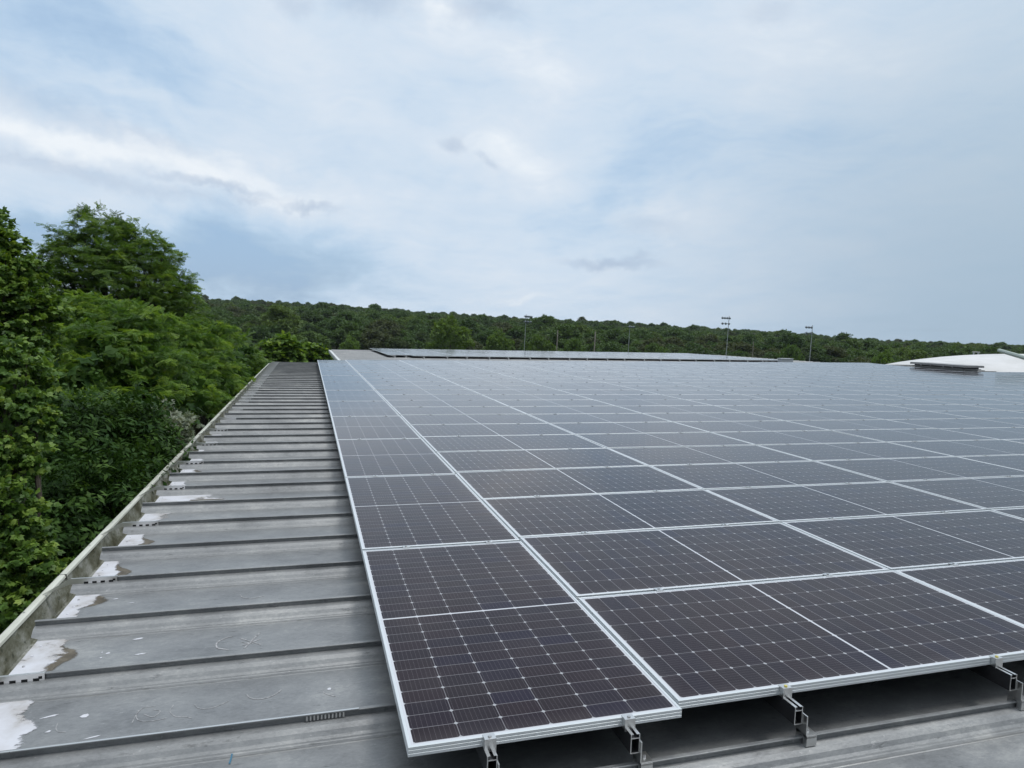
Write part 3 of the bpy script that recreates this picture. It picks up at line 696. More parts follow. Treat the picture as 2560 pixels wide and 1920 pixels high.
rails2 = [3.68, 4.22] + [4.50 + c * PCOL + o_ for c in range(10) for o_ in OFFS]
for i, x in enumerate(rails2):
    y0 = 31.65 if i < 2 else 30.9
    t = empty('mounting_rail', S @ Matrix.Translation((x, 0, 0)), 'mounting rail under the far roof array, %s from the left' % ORD[i].replace('front', 'first'), 'rail', 'rails under the far array')
    rail_mb(y0, 41.6, x, 0, mh).build('rail_bar', MMILL, t)
    zt = mh(x, y0) - .108; zb = fh(x, y0) - .235
    MB().box(.0, .07, y0 - .03, y0 + .03, zb, zt + .06).build('foot', MMILL, t)
eb = empty('equipment_box', S @ Matrix.Translation((24.9, 30.3, fh(25, 30.3) - .235)), 'small grey equipment box on the far roof at the right end of the array', 'box')
MB().box(0, .75, 0, .35, .04, .24).box(.02, .1, .05, .3, 0, .04).box(.65, .73, .05, .3, 0, .04).build('case', simple('grey_box', (0.42, 0.45, 0.47), 0.5), eb)
MB().box(-.03, .78, -.03, .38, .24, .265).build('lid', simple('grey_lid', (0.5, 0.53, 0.55), 0.5), eb)

# ridge ventilator at the right end of the near array
rvx = 27.15; zr = hh(27, 22.5)
rvn = empty('ridge_ventilator', S @ Matrix.Translation((rvx, 21.1, zr - .10)) @ Matrix.Diagonal((1, .84, 1, 1)), 'long low grey metal ventilator with layered lips, in front of the white dome', 'roof vent')
MVENT = mottled('vent_metal', (0.22, 0.225, 0.23), (0.38, 0.38, 0.38), 5, 0.5, stretch=(1, .3, 4))
MB().box(.12, .9, .08, 3.12, -.26, .16).build('curb', MVENT, rvn)
MB().box(.02, 1.0, -.02, 3.2, .135, .165).box(.06, .96, .02, 3.16, .10, .12).build('lower_lip', MVENT, rvn)
MB().box(-.06, 1.08, -.1, 3.28, .225, .30).box(-.04, 1.06, -.08, 3.26, .30, .315).build('cap', MVENT, rvn)
MB().box(.1, .92, .05, 3.15, .165, .225).build('louvre', simple('louvre_grey', (0.08, 0.08, 0.085), 0.6), rvn)
for y in (.55, 1.1, 1.9, 2.5): MB().box(-.075, -.061, y, y + .07, .19, .30).build('bracket', MVENT, rvn)

# ------------------------------------------------------------------ terrain
def ground(x, y):
    r = math.hypot(x - EYE[0], y - EYE[1]); a = math.atan2(x, y)
    z = GROUND - 5.2 * min(max((r - 55) / 80, 0), 1)
    if r > 165: t = min((r - 165) / 500, 1); z += t * (12.3 + 1.8 * math.sin(a * 5 + .7) + 1.2 * math.sin(a * 11 + 2)) 
    if r > 165: z += 1.0 * math.sin(r / 38 + 3 * a) * min((r - 165) / 100, 1)
    if r > 150: z += 3.6 * min((r - 150) / 30, 1)
    if r > 665: z -= (r - 665) * .02
    return z
rr = [0, 12, 25, 40, 55, 75, 95, 115, 135, 165] + list(range(190, 700, 28)) + [760, 900, 1300, 2500, 4500]
na = 180; tb = MB()
for r in rr:
    for a in range(na):
        t = 2 * math.pi * a / na; x, y = EYE[0] + r * math.sin(t), EYE[1] + r * math.cos(t); tb.v.append((x, y, ground(x, y)))
for i in range(len(rr) - 1):
    for a in range(na):
        if i == 0 and False: continue
        tb.f.append((i * na + a, (i + 1) * na + a, (i + 1) * na + (a + 1) % na, i * na + (a + 1) % na))
tag(tb.build('ground', mottled('grass_ground', (0.028, 0.045, 0.014), (0.06, 0.085, 0.028), 0.4, 0.9, contrast=(0.3, 0.7)), smooth=True), kind='structure')

# ------------------------------------------------------------------ foliage
def rotmats(d, up_mix, roll):                             # frames with local X along d, Z as near world up as roll allows
    d = d / np.linalg.norm(d, axis=1, keepdims=True); up = np.tile([0, 0, 1.], (len(d), 1)) + up_mix
    y = np.cross(up, d); y /= np.linalg.norm(y, axis=1, keepdims=True) + 1e-9; z = np.cross(d, y)
    c, s_ = np.cos(roll)[:, None], np.sin(roll)[:, None]
    y2 = y * c + z * s_; z2 = np.cross(d, y2)
    return np.stack([d, y2, z2], axis=2)
def leaf_template(kind):
    V, F = [], []
    def leaflet(p, ang, ln, wd, droop, fold=.25):
        c, s_ = math.cos(ang), math.sin(ang); n = len(V)
        for t, w_ in ((0, 0), (.5, -wd), (1, 0), (.5, wd)):
            V.append((p[0] + c * ln * t - s_ * w_, p[1] + s_ * ln * t + c * w_, p[2] - droop * t * ln + abs(w_) * fold))
        F.append((n, n + 1, n + 2, n + 3))
    if kind == 'pinnate':
        for i in range(6):
            t = .14 + i * .165; x = t; z = -.28 * t * t
            for sgn in (1, -1): leaflet((x, 0, z), sgn * 1.1, .25, .07, .35)
        leaflet((1.0, 0, -.28), 0, .2, .05, .5)
    elif kind == 'lance':                                 # long drooping leaflets
        for i in range(5):
            t = .15 + i * .2
            for sgn in (1, -1): leaflet((t, 0, -.2 * t * t), sgn * .95, .36, .062, .9)
        leaflet((1.1, 0, -.22), 0, .36, .06, 1.0)
    elif kind == 'loose':                                 # irregular hanging leaves on one twig
        r_ = random.Random(5)
        for i in range(9): leaflet((r_.uniform(.1, 1.1), r_.uniform(-.1, .1), r_.uniform(-.25, .1)), r_.uniform(-1.9, 1.9), r_.uniform(.26, .42), r_.uniform(.06, .09), r_.uniform(.1, 1.3))
    elif kind == 'broad':                                 # three lobed leaf
        leaflet((0, 0, 0), 0, 1.0, .34, .25, .12); leaflet((.1, 0, 0), .75, .74, .24, .3, .12); leaflet((.1, 0, 0), -.75, .74, .24, .3, .12)
    elif kind == 'small':
        for a in (0, 1.2, -1.2, 2.4, -2.4): leaflet((0, 0, 0), a, .8, .2, .1)
    elif kind == 'clump':
        for a in (0, 2.1, -2.1): leaflet((0, 0, 0), a, .9, .38, .15)
    return np.array(V), np.array(F)
def foliage(lobes, nspray, leaves, kind, size, droop=.25, spread=.7, shell=.55, flat=1.0, radial=False):
    """leaf sprays through the volume of several lobes: (centre, radius xyz)"""
    TV, TF = leaf_template(kind)
    C = np.array([l[0] for l in lobes]); Rd = np.array([l[1] for l in lobes]); vol = (Rd.prod(axis=1)) ** (.47); vol /= vol.sum()
    li = rng.choice(len(lobes), nspray, p=vol)
    dirs = rng.normal(size=(nspray, 3)); dirs /= np.linalg.norm(dirs, axis=1, keepdims=True); dirs[:, 2] = np.where(dirs[:, 2] < -.5, -dirs[:, 2], dirs[:, 2])
    rad = shell + (1.05 - shell) * rng.random(nspray) ** .6; ins = rng.random(nspray) < .25; rad[ins] = rng.random(ins.sum()) ** .5 * shell
    # bumpy outline
    bump = 1 + .16 * np.sin(dirs[:, 0] * 7 + li) * np.sin(dirs[:, 1] * 6 + 2 * li) + .12 * np.sin(dirs[:, 2] * 9 + li)
    P = C[li] + dirs * (rad * bump)[:, None] * Rd[li]
    out = dirs * np.array([1, 1, .35]); out[:, 2] += .1
    base_t = rng.random(nspray)
    n = nspray * leaves; si = np.repeat(np.arange(nspray), leaves)
    ang = rng.uniform(-2.6, 2.6, n) if radial else rng.normal(0, spread, n); o = out[si]
    d = np.stack([o[:, 0] * np.cos(ang) - o[:, 1] * np.sin(ang), o[:, 0] * np.sin(ang) + o[:, 1] * np.cos(ang), o[:, 2] - droop + rng.normal(0, .22, n)], axis=1)
    al = np.tile(np.linspace(0, 1, leaves), nspray)
    on = o / (np.linalg.norm(o, axis=1, keepdims=True) + 1e-9)
    p = P[si] + on * (al * size * (.25 if radial else 1.3))[:, None] + rng.normal(0, size * .22, (n, 3)) * np.array([1, 1, .5])
    Rm = rotmats(d, rng.normal(0, .25 / flat, (n, 3)), rng.normal(0, .45 / flat, n))
    sz = size * (.7 + .6 * rng.random(n))
    V = np.einsum('nij,kj->nki', Rm, TV) * sz[:, None, None] + p[:, None, :]
    k_ = len(TV); F = (TF[None] + (np.arange(n) * k_)[:, None, None]).reshape(-1, 4)
    tint = np.clip(.6 * base_t[si] + .25 * rng.random(n) + .2 * al, 0, 1)
    return V.reshape(-1, 3), F, np.repeat(tint, k_)
def tree(name, label, cat, base, lobes, trunk_r, mat, specs, group=None, limbs=True, forks=None):
    base = np.array(base, float); t = empty(name, Matrix.Translation(base), label, cat, group)
    Vs, Fs, Ts, n = [], [], [], 0
    for sp in specs:
        V, F, T = foliage(lobes, **sp); Vs.append(V - base); Fs.append(F + n); Ts.append(T); n += len(V)
    me = np_mesh('crown', np.concatenate(Vs), np.concatenate(Fs), mat, np.concatenate(Ts))
    o = bpy.data.objects.new('crown', me); col.objects.link(o); o.parent = t
    b = MB(); cen = np.mean([l[0] for l in lobes], axis=0); low = min(l[0][2] - l[1][2] for l in lobes)
    fork = Vector((cen[0], cen[1], max(low - .3, base[2] + 1.0))) - Vector(base); fork = Vector((fork.x * .5, fork.y * .5, fork.z))
    b.tube([(0, 0, -.3), tuple(fork * .5 + Vector((.1, .05, 0))), tuple(fork)], [trunk_r * 1.25, trunk_r, trunk_r * .8], 9)
    for l in lobes:
        e = Vector(np.array(l[0]) + np.array([0, 0, l[1][2] * .45]) - base); m = fork.lerp(e, .5) + Vector((random.uniform(-.2, .2), random.uniform(-.2, .2), .15))
        b.tube([tuple(fork), tuple(m), tuple(e)], [trunk_r * .55, trunk_r * .32, trunk_r * .08], 6)
        for _ in range(3):
            e2 = Vector(np.array(l[0]) + rng.normal(0, .45, 3) * np.array(l[1]) - base); b.tube([tuple(m), tuple(m.lerp(e2, .55)), tuple(e2)], [trunk_r * .25, trunk_r * .14, trunk_r * .04], 5)
    b.build('trunk', MBARK, t)
    return t
def lob(u, v, dist, rpx, asp=1.0, dep=1.0):
    r = rpx / CF * dist; return (at(u, v, dist), (r, r * dep, r * asp))
LOCUST = mat_leaf('locust_leaf', [(0, (0.020, 0.055, 0.014)), (.5, (0.10, 0.20, 0.034)), (.8, (0.20, 0.32, 0.046)), (1, (0.31, 0.43, 0.062))], .4)
LOCUSTD = mat_leaf('locust_leaf_dark', [(0, (0.018, 0.045, 0.012)), (.5, (0.09, 0.175, 0.03)), (.85, (0.17, 0.275, 0.042)), (1, (0.25, 0.35, 0.055))], .4)
BROAD = mat_leaf('broad_leaf', [(0, (0.022, 0.055, 0.014)), (.5, (0.09, 0.175, 0.03)), (.85, (0.19, 0.30, 0.045)), (1, (0.28, 0.38, 0.06))], .35)
VINE = mat_leaf('vine_leaf', [(0, (0.026, 0.062, 0.017)), (.5, (0.095, 0.185, 0.036)), (.85, (0.20, 0.31, 0.055)), (1, (0.32, 0.42, 0.09))], .35)
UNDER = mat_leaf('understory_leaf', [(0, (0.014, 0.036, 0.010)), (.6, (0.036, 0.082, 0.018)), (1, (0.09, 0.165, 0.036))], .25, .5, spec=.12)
PALE = mat_leaf('pale_flower_leaf', [(0, (0.10, 0.13, 0.08)), (.5, (0.2, 0.24, 0.17)), (1, (0.36, 0.38, 0.3))], .2)
FAROAK = mat_leaf('wood_leaf', [(0, (0.090, 0.116, 0.052)), (.2, (0.095, 0.122, 0.054)), (.36, (0.070, 0.130, 0.044)), (.55, (0.084, 0.155, 0.046)), (.75, (0.10, 0.17, 0.046)), (1, (0.135, 0.205, 0.05))], .3, .6, rnd=True)
BRIGHT = mat_leaf('bright_wood_leaf', [(0, (0.11, 0.20, 0.04)), (1, (0.14, 0.225, 0.045))], .35, .6, rnd=True)
gz = lambda p: (p[0], p[1], ground(p[0], p[1]))
# 1 the tall locust against the sky
D = 20
lb = [lob(228, 585, D, 42, 1.2), lob(165, 625, D, 45, 1.0), lob(300, 590, D + .5, 40, 1.1), lob(325, 640, D + .5, 55, 1.0), lob(385, 640, D, 50, 1.0), lob(250, 640, D, 60, 1.0), lob(420, 690, D, 50, 1.0), lob(150, 690, D, 60, 1.0), lob(270, 690, D - .5, 105, .7), lob(180, 740, D, 90, .7), lob(370, 725, D, 100, .65), lob(450, 740, D, 52, .8), lob(300, 800, D, 120, .6), lob(420, 810, D, 95, .7), lob(180, 830, D, 110, .6), lob(480, 860, D, 70, .9), lob(300, 900, D, 150, .6)]
tree('black_locust_tree', 'tall feathery locust tree rising into the sky left of the roof', 'tree', gz(at(300, 900, D)), lb, .17, LOCUSTD, [dict(nspray=2300, leaves=11, kind='pinnate', size=.14, droop=.28, shell=.4, radial=True, flat=.55)])
# 2 bright young locusts in front
for (label, lobes, br) in [
    ('bright green young locust with layered feathery sprays below the tall locust', [lob(240, 800, 14, 75, .6), lob(330, 830, 13.5, 90, .6), lob(250, 880, 13, 110, .55), lob(350, 920, 13, 100, .6), lob(200, 960, 12.5, 90, .7), lob(300, 1000, 12.5, 110, .6), lob(190, 1040, 11.5, 70, .7), lob(330, 1060, 12, 60, .7)], LOCUST),
    ('bright green young locust reaching toward the far half of the gutter', [lob(420, 850, 17, 75, .6), lob(480, 880, 17, 75, .6), lob(540, 850, 19, 50, .8), lob(430, 940, 16, 95, .6), lob(520, 940, 17.5, 70, .8), lob(570, 950, 19, 45, 1.0), lob(470, 1010, 15.5, 80, .7), lob(540, 1000, 18, 55, 1.0)], LOCUST)]:
    cen = np.mean([l[0] for l in lobes], axis=0)
    tree('young_locust_tree', label, 'tree', gz(cen), lobes, .09, br, [dict(nspray=1400, leaves=15, kind='pinnate', size=.12, droop=.36, shell=.6, radial=True, flat=.65)], 'young locusts beside the gutter')
# 3 broad leaved tree at the left edge of the photo
lb = [lob(-35, 610, 9.5, 50, 1.1), lob(15, 650, 9.5, 40, 1.2), lob(70, 690, 9.3, 34, 1.0), lob(-10, 720, 9.3, 70, 1.0), lob(55, 765, 9.1, 55, .9), lob(115, 785, 9.0, 36, .8), lob(-60, 820, 9, 90, 1.0), lob(30, 850, 9, 80, .7), lob(-90, 700, 9.5, 90, 1.3)]
tree('broadleaf_tree', 'broad leaved tree with lobed leaves at the left, beside the tall locust', 'tree', gz(at(-60, 900, 9.6)), lb, .13, BROAD, [dict(nspray=1500, leaves=8, kind='broad', size=.056, droop=.3, shell=.5, spread=1.2, flat=.6)])
# 4 vine curtain lower left
lb = [lob(0, 890, 7.2, 50, .6), lob(30, 930, 7.0, 55, .8), lob(75, 955, 7.2, 40, .8), lob(15, 1030, 6.8, 60, 1.0), lob(60, 1060, 6.9, 48, 1.1), lob(15, 1150, 6.6, 55, 1.0), lob(45, 1180, 6.8, 35, 1.0), lob(-10, 1270, 6.4, 60, 1.0), lob(40, 1330, 6.4, 62, 1.0), lob(85, 1400, 6.4, 42, .9), lob(0, 1440, 6.2, 80, 1.0), lob(80, 1500, 6.2, 70, 1.0), lob(-10, 1580, 6.0, 80, 1.0)]
tree('vine_thicket', 'thicket smothered in round bright vine leaves at the lower left corner', 'vine', gz(at(0, 1500, 6.6)), lb, .08, VINE, [dict(nspray=1300, leaves=8, kind='broad', size=.05, droop=.35, shell=.6, spread=1.3, flat=.5)])
# 5 dark understory along the gutter
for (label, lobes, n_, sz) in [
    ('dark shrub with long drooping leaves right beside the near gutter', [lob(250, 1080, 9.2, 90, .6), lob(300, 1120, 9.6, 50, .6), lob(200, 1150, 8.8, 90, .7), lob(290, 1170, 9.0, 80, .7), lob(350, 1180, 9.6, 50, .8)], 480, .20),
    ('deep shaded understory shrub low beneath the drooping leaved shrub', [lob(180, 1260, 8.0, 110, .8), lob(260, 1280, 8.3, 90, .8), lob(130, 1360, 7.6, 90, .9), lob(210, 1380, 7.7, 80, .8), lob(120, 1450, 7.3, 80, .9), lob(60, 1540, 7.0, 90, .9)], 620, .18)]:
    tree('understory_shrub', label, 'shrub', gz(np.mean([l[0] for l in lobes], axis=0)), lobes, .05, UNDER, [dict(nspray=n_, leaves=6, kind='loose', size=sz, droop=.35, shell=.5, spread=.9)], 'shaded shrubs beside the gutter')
lb = [lob(395, 1060, 10.0, 42, 1.0), lob(450, 1065, 10.4, 36, .6), lob(425, 1105, 10.4, 42, .8), lob(365, 1085, 9.6, 34, .8)]
tree('pale_flowering_shrub', 'pale speckled shrub with tiny whitish leaves against the dark trees by the gutter', 'shrub', gz(at(410, 1100, 11.6)), lb, .04, PALE, [dict(nspray=420, leaves=5, kind='small', size=.05, droop=.1, shell=.4, spread=1.2, flat=.5)])
# dark foliage closing the gaps behind
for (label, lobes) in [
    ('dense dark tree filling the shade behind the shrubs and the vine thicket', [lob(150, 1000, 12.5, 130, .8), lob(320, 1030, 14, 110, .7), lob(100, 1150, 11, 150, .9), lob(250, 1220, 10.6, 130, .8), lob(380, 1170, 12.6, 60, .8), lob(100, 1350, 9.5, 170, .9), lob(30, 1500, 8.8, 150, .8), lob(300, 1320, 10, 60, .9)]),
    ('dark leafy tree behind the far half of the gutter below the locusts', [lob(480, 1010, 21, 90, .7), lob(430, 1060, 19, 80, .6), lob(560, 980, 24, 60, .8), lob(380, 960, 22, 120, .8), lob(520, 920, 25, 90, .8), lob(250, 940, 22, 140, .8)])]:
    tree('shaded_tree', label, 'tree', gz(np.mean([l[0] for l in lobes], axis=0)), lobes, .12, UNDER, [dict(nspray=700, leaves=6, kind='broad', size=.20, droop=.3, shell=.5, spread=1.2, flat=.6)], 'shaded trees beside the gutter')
for (label, lobes, mt, kd, sz, n_) in [
    ('narrow pale green tree between the locusts and the far end of the gutter', [lob(600, 890, 38, 24, 1.5), lob(618, 925, 38, 26, 1.3), lob(600, 960, 37, 30, 1.2), lob(640, 925, 40, 18, 1.5), lob(650, 960, 40, 28, 1.0)], LOCUSTD, 'pinnate', .34, 330),
    ('rounded bright green tree just behind the far end of the gutter', [lob(708, 868, 55, 14, 1.0), lob(686, 880, 55, 15, 1.0), lob(724, 876, 55, 15, 1.1), lob(705, 900, 55, 30, .8), lob(728, 900, 55, 15, 1.0)], LOCUSTD, 'clump', .42, 420),
    ('small bright green tree behind the roof, left of the far pale gutter', [lob(785, 882, 60, 10, .9), lob(772, 892, 60, 11, .8), lob(806, 893, 60, 12, .8), lob(790, 908, 60, 24, .8)], LOCUSTD, 'clump', .42, 320)]:
    tree('roadside_tree', label, 'tree', gz(np.mean([l[0] for l in lobes], axis=0)), lobes, .14, mt, [dict(nspray=n_, leaves=6, kind=kd, size=sz, droop=.2, shell=.5, spread=.9)])

# ------------------------------------------------------------------ far wood
def crown_mesh(name, mats, seed, shape):
    global rng
    rng = np.random.default_rng(seed)
    lobes = [((0, 0, 8.2), (3.4, 3.4, 3.2))]
    for i in range(24):
        a = rng.random() * 2 * math.pi; e = rng.uniform(-.35, 1.45); rr_ = 4.3 * shape[0]; hz = 4.3 * shape[1]
        c = (rr_ * math.cos(e) * math.cos(a), rr_ * math.cos(e) * math.sin(a), 7.6 + hz * math.sin(e))
        s_ = rng.uniform(1.0, 1.9); lobes.append((c, (s_, s_, s_ * .78)))
    V, F, T = foliage(lobes, nspray=3200, leaves=1, kind='clump', size=.43, droop=.05, shell=.75, spread=1.5, flat=.45)
    me = np_mesh(name, V, F, mats, T)
    b = MB(); b.tube([(0, 0, -1), (.1, 0, 4), (0, 0, 9)], [.32, .25, .1], 6)
    return me, b
crowns = []; trunk_b = None
for s_, shp in ((11, (1.0, 1.0)), (12, (1.12, .85)), (13, (.85, 1.15)), (14, (1.05, .95)), (15, (.92, 1.05))):
    me, b = crown_mesh('wood_crown', FAROAK, s_, shp); crowns.append(me); trunk_b = b
rng = np.random.default_rng(99)
tm = bpy.data.meshes.new('wood_trunk'); tm.from_pydata(trunk_b.v, [], trunk_b.f); tm.materials.append(MBARK)
mid = crowns[1].copy(); mid.materials.clear(); mid.materials.append(mat_leaf('mid_wood_leaf', [(0, (0.09, 0.165, 0.04)), (1, (0.105, 0.18, 0.04))], .35, .6, rnd=True))
bright = crowns[0].copy(); bright.materials.clear(); bright.materials.append(BRIGHT)
def wood_tree(u, dist, scale, label, group, mesh=None, z=None, zs=1.0):
    d = ray(u, 830); d = d / math.hypot(d[0], d[1]); x, y = EYE[0] + d[0] * dist, EYE[1] + d[1] * dist
    t = empty('wood_tree', Matrix.Translation((x, y, ground(x, y))) @ Matrix.Rotation(rng.random() * 6.28, 4, 'Z') @ Matrix.Diagonal((scale, scale, scale * zs, 1)), label, 'tree', group)
    for nm, me in (('crown', mesh or crowns[rng.integers(5)]), ('trunk', tm)):
        o = bpy.data.objects.new(nm, me); col.objects.link(o); o.parent = t
for u, vt, d, wx, lab in [(1128, 803, 150, .95, 'large bright green tree behind the far array, left of the first floodlight pole'), (1251, 836, 152, .6, 'small bright green tree just left of the first floodlight pole'),
                      (1350, 842, 150, .62, 'bright green tree between the first floodlight pole and the first plain pole'), (872, 848, 140, .48, 'small bright green tree directly above the far roof corner'),
                      (1440, 852, 150, .5, 'yellowish green tree between the two plain poles'), (2222, 889, 120, .4, 'low yellowish tree in front of the left tip of the white dome'), (1640, 862, 152, .5, 'low bright tree right of the pole with a single lamp row'), (1985, 868, 150, .5, 'yellowish green tree left of the rightmost floodlight pole')]:
    p = at(u, vt, d); wood_tree(u, d, wx, lab, None, bright if u in (1128, 1251, 872, 2222) else mid, zs=(p[2] - ground(p[0], p[1])) / 12.2 / wx)
for i in range(80):
    u = 470 + i * (2150 / 80) + rng.uniform(-14, 14)
    wood_tree(u, 168 + rng.uniform(-6, 14), rng.uniform(.58, .8), 'round crowned oak standing in the front row of the far wood', 'front row of the far wood')
# the wood behind as one mass: instances of the crowns on points
pts, rot, scl, idx = [], [], [], []
for r in np.arange(182, 690, 5.4):
    step = 5.6 / r; a = R_(-36) + rng.random() * step
    while a < R_(56):
        rj, aj = r + rng.uniform(-4.5, 4.5), a + rng.uniform(-.6, .6) * step
        x, y = EYE[0] + rj * math.sin(aj), EYE[1] + rj * math.cos(aj)
        pts.append((x, y, ground(x, y))); rot.append((0, 0, rng.random() * 6.28)); s_ = rng.uniform(.5, .84) * (rng.uniform(1.05, 1.3) if rng.random() < .08 else 1); scl.append((s_, s_, s_ * rng.uniform(.84, 1.02))); idx.append(int(rng.integers(5)))
        a += step
fme = bpy.data.meshes.new('far_wood'); fme.from_pydata(pts, [], [])
for nm, ty, data in (('rot', 'FLOAT_VECTOR', rot), ('scl', 'FLOAT_VECTOR', scl)):
    at_ = fme.attributes.new(nm, ty, 'POINT'); at_.data.foreach_set('vector', [c for v in data for c in v])
at_ = fme.attributes.new('idx', 'INT', 'POINT'); at_.data.foreach_set('value', idx)
fo = bpy.data.objects.new('far_wood', fme); col.objects.link(fo); tag(fo, 'green wood covering the whole low hill behind the roofs', 'wood', None, 'stuff')
src = bpy.data.collections.new('wood_crowns')
for i, me in enumerate(crowns):
    o = bpy.data.objects.new('crown_source_%d' % i, me); src.objects.link(o)
ng = bpy.data.node_groups.new('scatter_wood', 'GeometryNodeTree')
ng.interface.new_socket('Geometry', in_out='INPUT', socket_type='NodeSocketGeometry'); ng.interface.new_socket('Geometry', in_out='OUTPUT', socket_type='NodeSocketGeometry')
gi, go_ = ng.nodes.new('NodeGroupInput'), ng.nodes.new('NodeGroupOutput'); iop = ng.nodes.new('GeometryNodeInstanceOnPoints'); ci = ng.nodes.new('GeometryNodeCollectionInfo')
ci.inputs[0].default_value = src; ci.inputs[1].default_value = True; ci.inputs[2].default_value = True; iop.inputs['Pick Instance'].default_value = True
ng.links.new(gi.outputs[0], iop.inputs['Points']); ng.links.new(ci.outputs[0], iop.inputs['Instance'])
for nm, ty, sock in (('rot', 'FLOAT_VECTOR', 'Rotation'), ('scl', 'FLOAT_VECTOR', 'Scale'), ('idx', 'INT', 'Instance Index')):
    a_ = ng.nodes.new('GeometryNodeInputNamedAttribute'); a_.data_type = ty; a_.inputs[0].default_value = nm; ng.links.new([s for s in a_.outputs if s.enabled][0], iop.inputs[sock])
ng.links.new(iop.outputs[0], go_.inputs[0])
md = fo.modifiers.new('scatter', 'NODES'); md.node_group = ng

# ------------------------------------------------------------------ floodlight poles and plain poles
MPOLE = simple('galvanised_pole', (0.34, 0.37, 0.38), 0.5, 0.3); MLAMP = simple('lamp_housing', (0.20, 0.23, 0.27), 0.5); MWOOD = mottled('wood_pole', (0.16, 0.14, 0.12), (0.25, 0.23, 0.2), 2, 0.8)
def flood(u, v, dist, rows, wd, label, face):
    p = at(u, v, dist); g = ground(p[0], p[1]); H = p[2] - g; k_ = dist / 130
    t = empty('floodlight_pole', Matrix.Translation((p[0], p[1], g)) @ Matrix.Rotation(face, 4, 'Z'), label, 'floodlight pole', 'floodlight poles beyond the roofs')
    MB().tube([(0, 0, -.3), (0, 0, H * .5), (0, 0, H)], [.085 * k_, .075 * k_, .05 * k_], 8).build('pole', MPOLE, t)
    for ri, (n, off) in enumerate(rows):
        z = H - .35 * k_ - ri * 1.0 * k_; half = wd * k_ * .34
        MB().box(off - half, off + half, -.05, .05, z - .04, z + .04).build('crossarm', MPOLE, t)
        for j in range(n):
            x = off - half + (j + .5) * 2 * half / n; b = MB()
            b.tube([(x, -.05, z + .05), (x, -.16, z + .06), (x, -.31, z - .05), (x, -.38, z - .11)], [.05 * k_, .13 * k_, .19 * k_, .20 * k_], 9)
            b.build('lamp', MLAMP, t)
flood(1315.5, 786, 130, ((5, .35), (3, .35)), 2.6, 'tall floodlight pole with two lamp rows, above the middle of the far array', .3)
flood(1575, 812, 150, ((3, .25),), 2.2, 'floodlight pole with a single lamp row, its top level with the treeline', .2)
flood(1823, 790, 125, ((4, -.5), (3, -.5)), 2.4, 'tallest floodlight pole, standing well clear of the treeline above the far array end', -.5)
flood(2031.5, 813, 115, ((3, -.5), (2, -.5)), 1.8, 'rightmost floodlight pole, between the far array and the white dome', -.6)
for u, v, d, r_, lab in [(1394.5, 826, 135, .10, 'plain brown pole without lamps, nearer the first floodlight pole'), (1488.5, 830, 130, .12, 'plain brown pole without lamps, nearer the single row floodlight'), (1884, 854, 140, .06, 'short thin pole almost lost against the trees, right of the tallest floodlight')]:
    p = at(u, v, d); g = ground(p[0], p[1])
    o = MB().tube([(0, 0, -.3), (0, 0, (p[2] - g) * .6), (0, 0, p[2] - g), (0, 0, p[2] - g + .05)], [r_ * 1.3, r_ * 1.1, r_ * .9, r_ * .5], 8).build('plain_pole', MWOOD, M=Matrix.Translation((p[0], p[1], g)), smooth=True)
    tag(o, lab, 'pole', 'plain poles before the wood')

# ------------------------------------------------------------------ white dome and what stands by it
def dome_mat():
    m, q, b = new_mat('white_membrane'); o = q.node('ShaderNodeTexCoord').outputs['Object']
    s_ = q.node('ShaderNodeSeparateXYZ'); q.l.new(o, s_.inputs[0])
    ln = q.smap(q.math('ABSOLUTE', q.math('SUBTRACT', q.math('FRACT', q.math('DIVIDE', s_.outputs[0], 3.0)), 0.5)), 0.03, 0.0)
    n = q.noise(q.mapping(o, scale=(.3, .3, 1.5)), .6, 6, 0.65).outputs[0]
    c = q.ramp(n, [(0.35, (0.56, 0.56, 0.55)), (0.6, (0.68, 0.68, 0.68))])
    q.set(b.inputs['Base Color'], q.mix(q.math('MULTIPLY', ln, 0.35), c, (0.5, 0.5, 0.5))); b.inputs['Roughness'].default_value = 0.5
    return m
c0 = Sn @ np.array([90, 62, 0]); gz0 = ground(c0[0], c0[1])
dm = MB(); nu, nv = 96, 20
for j in range(nv + 1):
    e = j / nv * math.pi / 2
    for i in range(nu):
        a = 2 * math.pi * i / nu; f = 1 - .006 * (i % 4 == 0)
        sg = lambda t: math.copysign(abs(t) ** .8, t)
        dm.v.append((43 * math.cos(e) * math.cos(a) * f, 15 * math.cos(e) * sg(math.sin(a)) * f, (10.4 + (-8 - gz0)) * math.sin(e) * f - .2))
for j in range(nv):
    for i in range(nu): dm.f.append((j * nu + i, j * nu + (i + 1) % nu, (j + 1) * nu + (i + 1) % nu, (j + 1) * nu + i))
o = dm.build('membrane_dome', dome_mat(), M=Matrix.Translation((c0[0], c0[1], gz0)), smooth=True)
tag(o, 'long white fabric dome rising at the right behind the near array', 'dome')
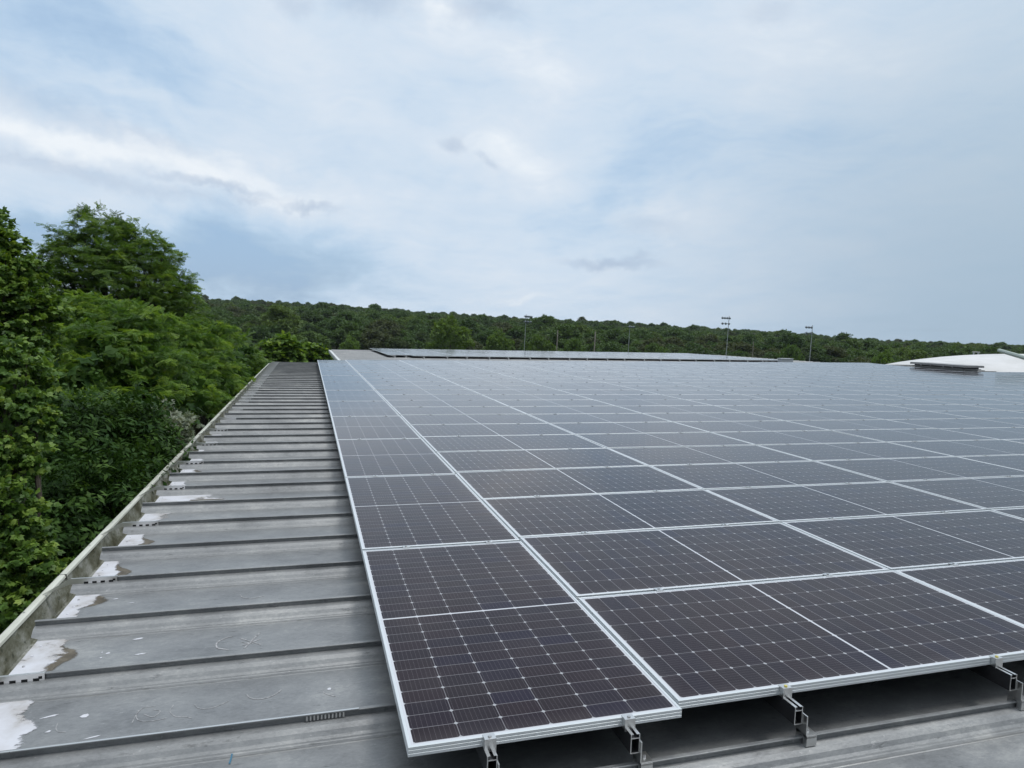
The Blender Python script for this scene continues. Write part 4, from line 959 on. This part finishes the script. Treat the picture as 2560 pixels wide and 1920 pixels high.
# pale tilted arm crossing the dome
p1, p2 = at(2498, 876, 46), at(2640, 917, 40)
d_ = Vector(p2 - p1); pole_base = Vector((p2[0], p2[1], ground(p2[0], p2[1])))
am = empty('jib_arm', Matrix.Translation(pole_base), 'thin pale green metal arm slanting across the white dome', 'arm')
MB().tube([tuple(Vector(p1) - pole_base), tuple(Vector(p2) - pole_base)], [.10, .12], 8).build('boom', simple('pale_green_paint', (0.34, 0.40, 0.36), 0.5), am)
MB().tube([(0, 0, -.2), (0, 0, p2[2] - pole_base.z + .1)], [.16, .13], 8).build('mast', MPOLE, am)
# small frame sign before the wood
p = at(2440, 881, 120); g = ground(p[0], p[1]); wd = 14 / CF * 120
sg = empty('sign_frame', Matrix.Translation((p[0], p[1], g)) @ Matrix.Rotation(-R_(30), 4, 'Z'), 'small pale topped frame on two legs before the trees, above the white dome', 'frame')
MB().box(-wd / 2, wd / 2, -.1, .1, p[2] - g, p[2] - g + .14).build('top_bar', simple('pale_bar', (0.4, 0.41, 0.38), 0.6), sg)
MB().box(-wd * .3 - .08, -wd * .3 + .08, -.08, .08, -.2, p[2] - g).build('leg', MPOLE, sg); MB().box(wd * .3 - .08, wd * .3 + .08, -.08, .08, -.2, p[2] - g).build('leg', MPOLE, sg)
# dark hood at the right border
q1 = Matrix.Translation((29.6, 18.9, hh(29, 19)))
hd = MB(); n = len(hd.v)
hd.v += [(0, 0, -.5), (1.6, 0, -.5), (1.6, 1, -.5), (0, 1, -.5), (.5, .1, .32), (1.6, .1, .36), (1.6, .9, .36), (.5, .9, .32)]
hd.f += [(0, 3, 2, 1), (4, 5, 6, 7), (0, 1, 5, 4), (1, 2, 6, 5), (2, 3, 7, 6), (3, 0, 4, 7)]
tag(hd.build('roof_hood', simple('black_hood', (0.015, 0.015, 0.017), 0.6), M=S @ q1), 'black sloping hood on the roof at the right border of the photo', 'roof hood')
for o_ in list(bpy.data.objects):
    if o_.name.startswith('crown_source'): pass
print('panels', count, 'objects', len(bpy.data.objects))

# ------------------------------------------------------------------ thin summer air
hz = MB().box(-520, 1100, -60, 900, -30, 45)
hm = bpy.data.materials.new('thin_air'); hm.use_nodes = True; q = NT(hm.node_tree); q.n.clear()
pv = q.node('ShaderNodeVolumePrincipled'); pv.inputs['Color'].default_value = (0.86, 0.93, 1.0, 1); pv.inputs['Density'].default_value = 0.00011; pv.inputs['Anisotropy'].default_value = 0.2
q.l.new(pv.outputs[0], q.node('ShaderNodeOutputMaterial').inputs['Volume'])
tag(hz.build('haze', hm), kind='stuff')
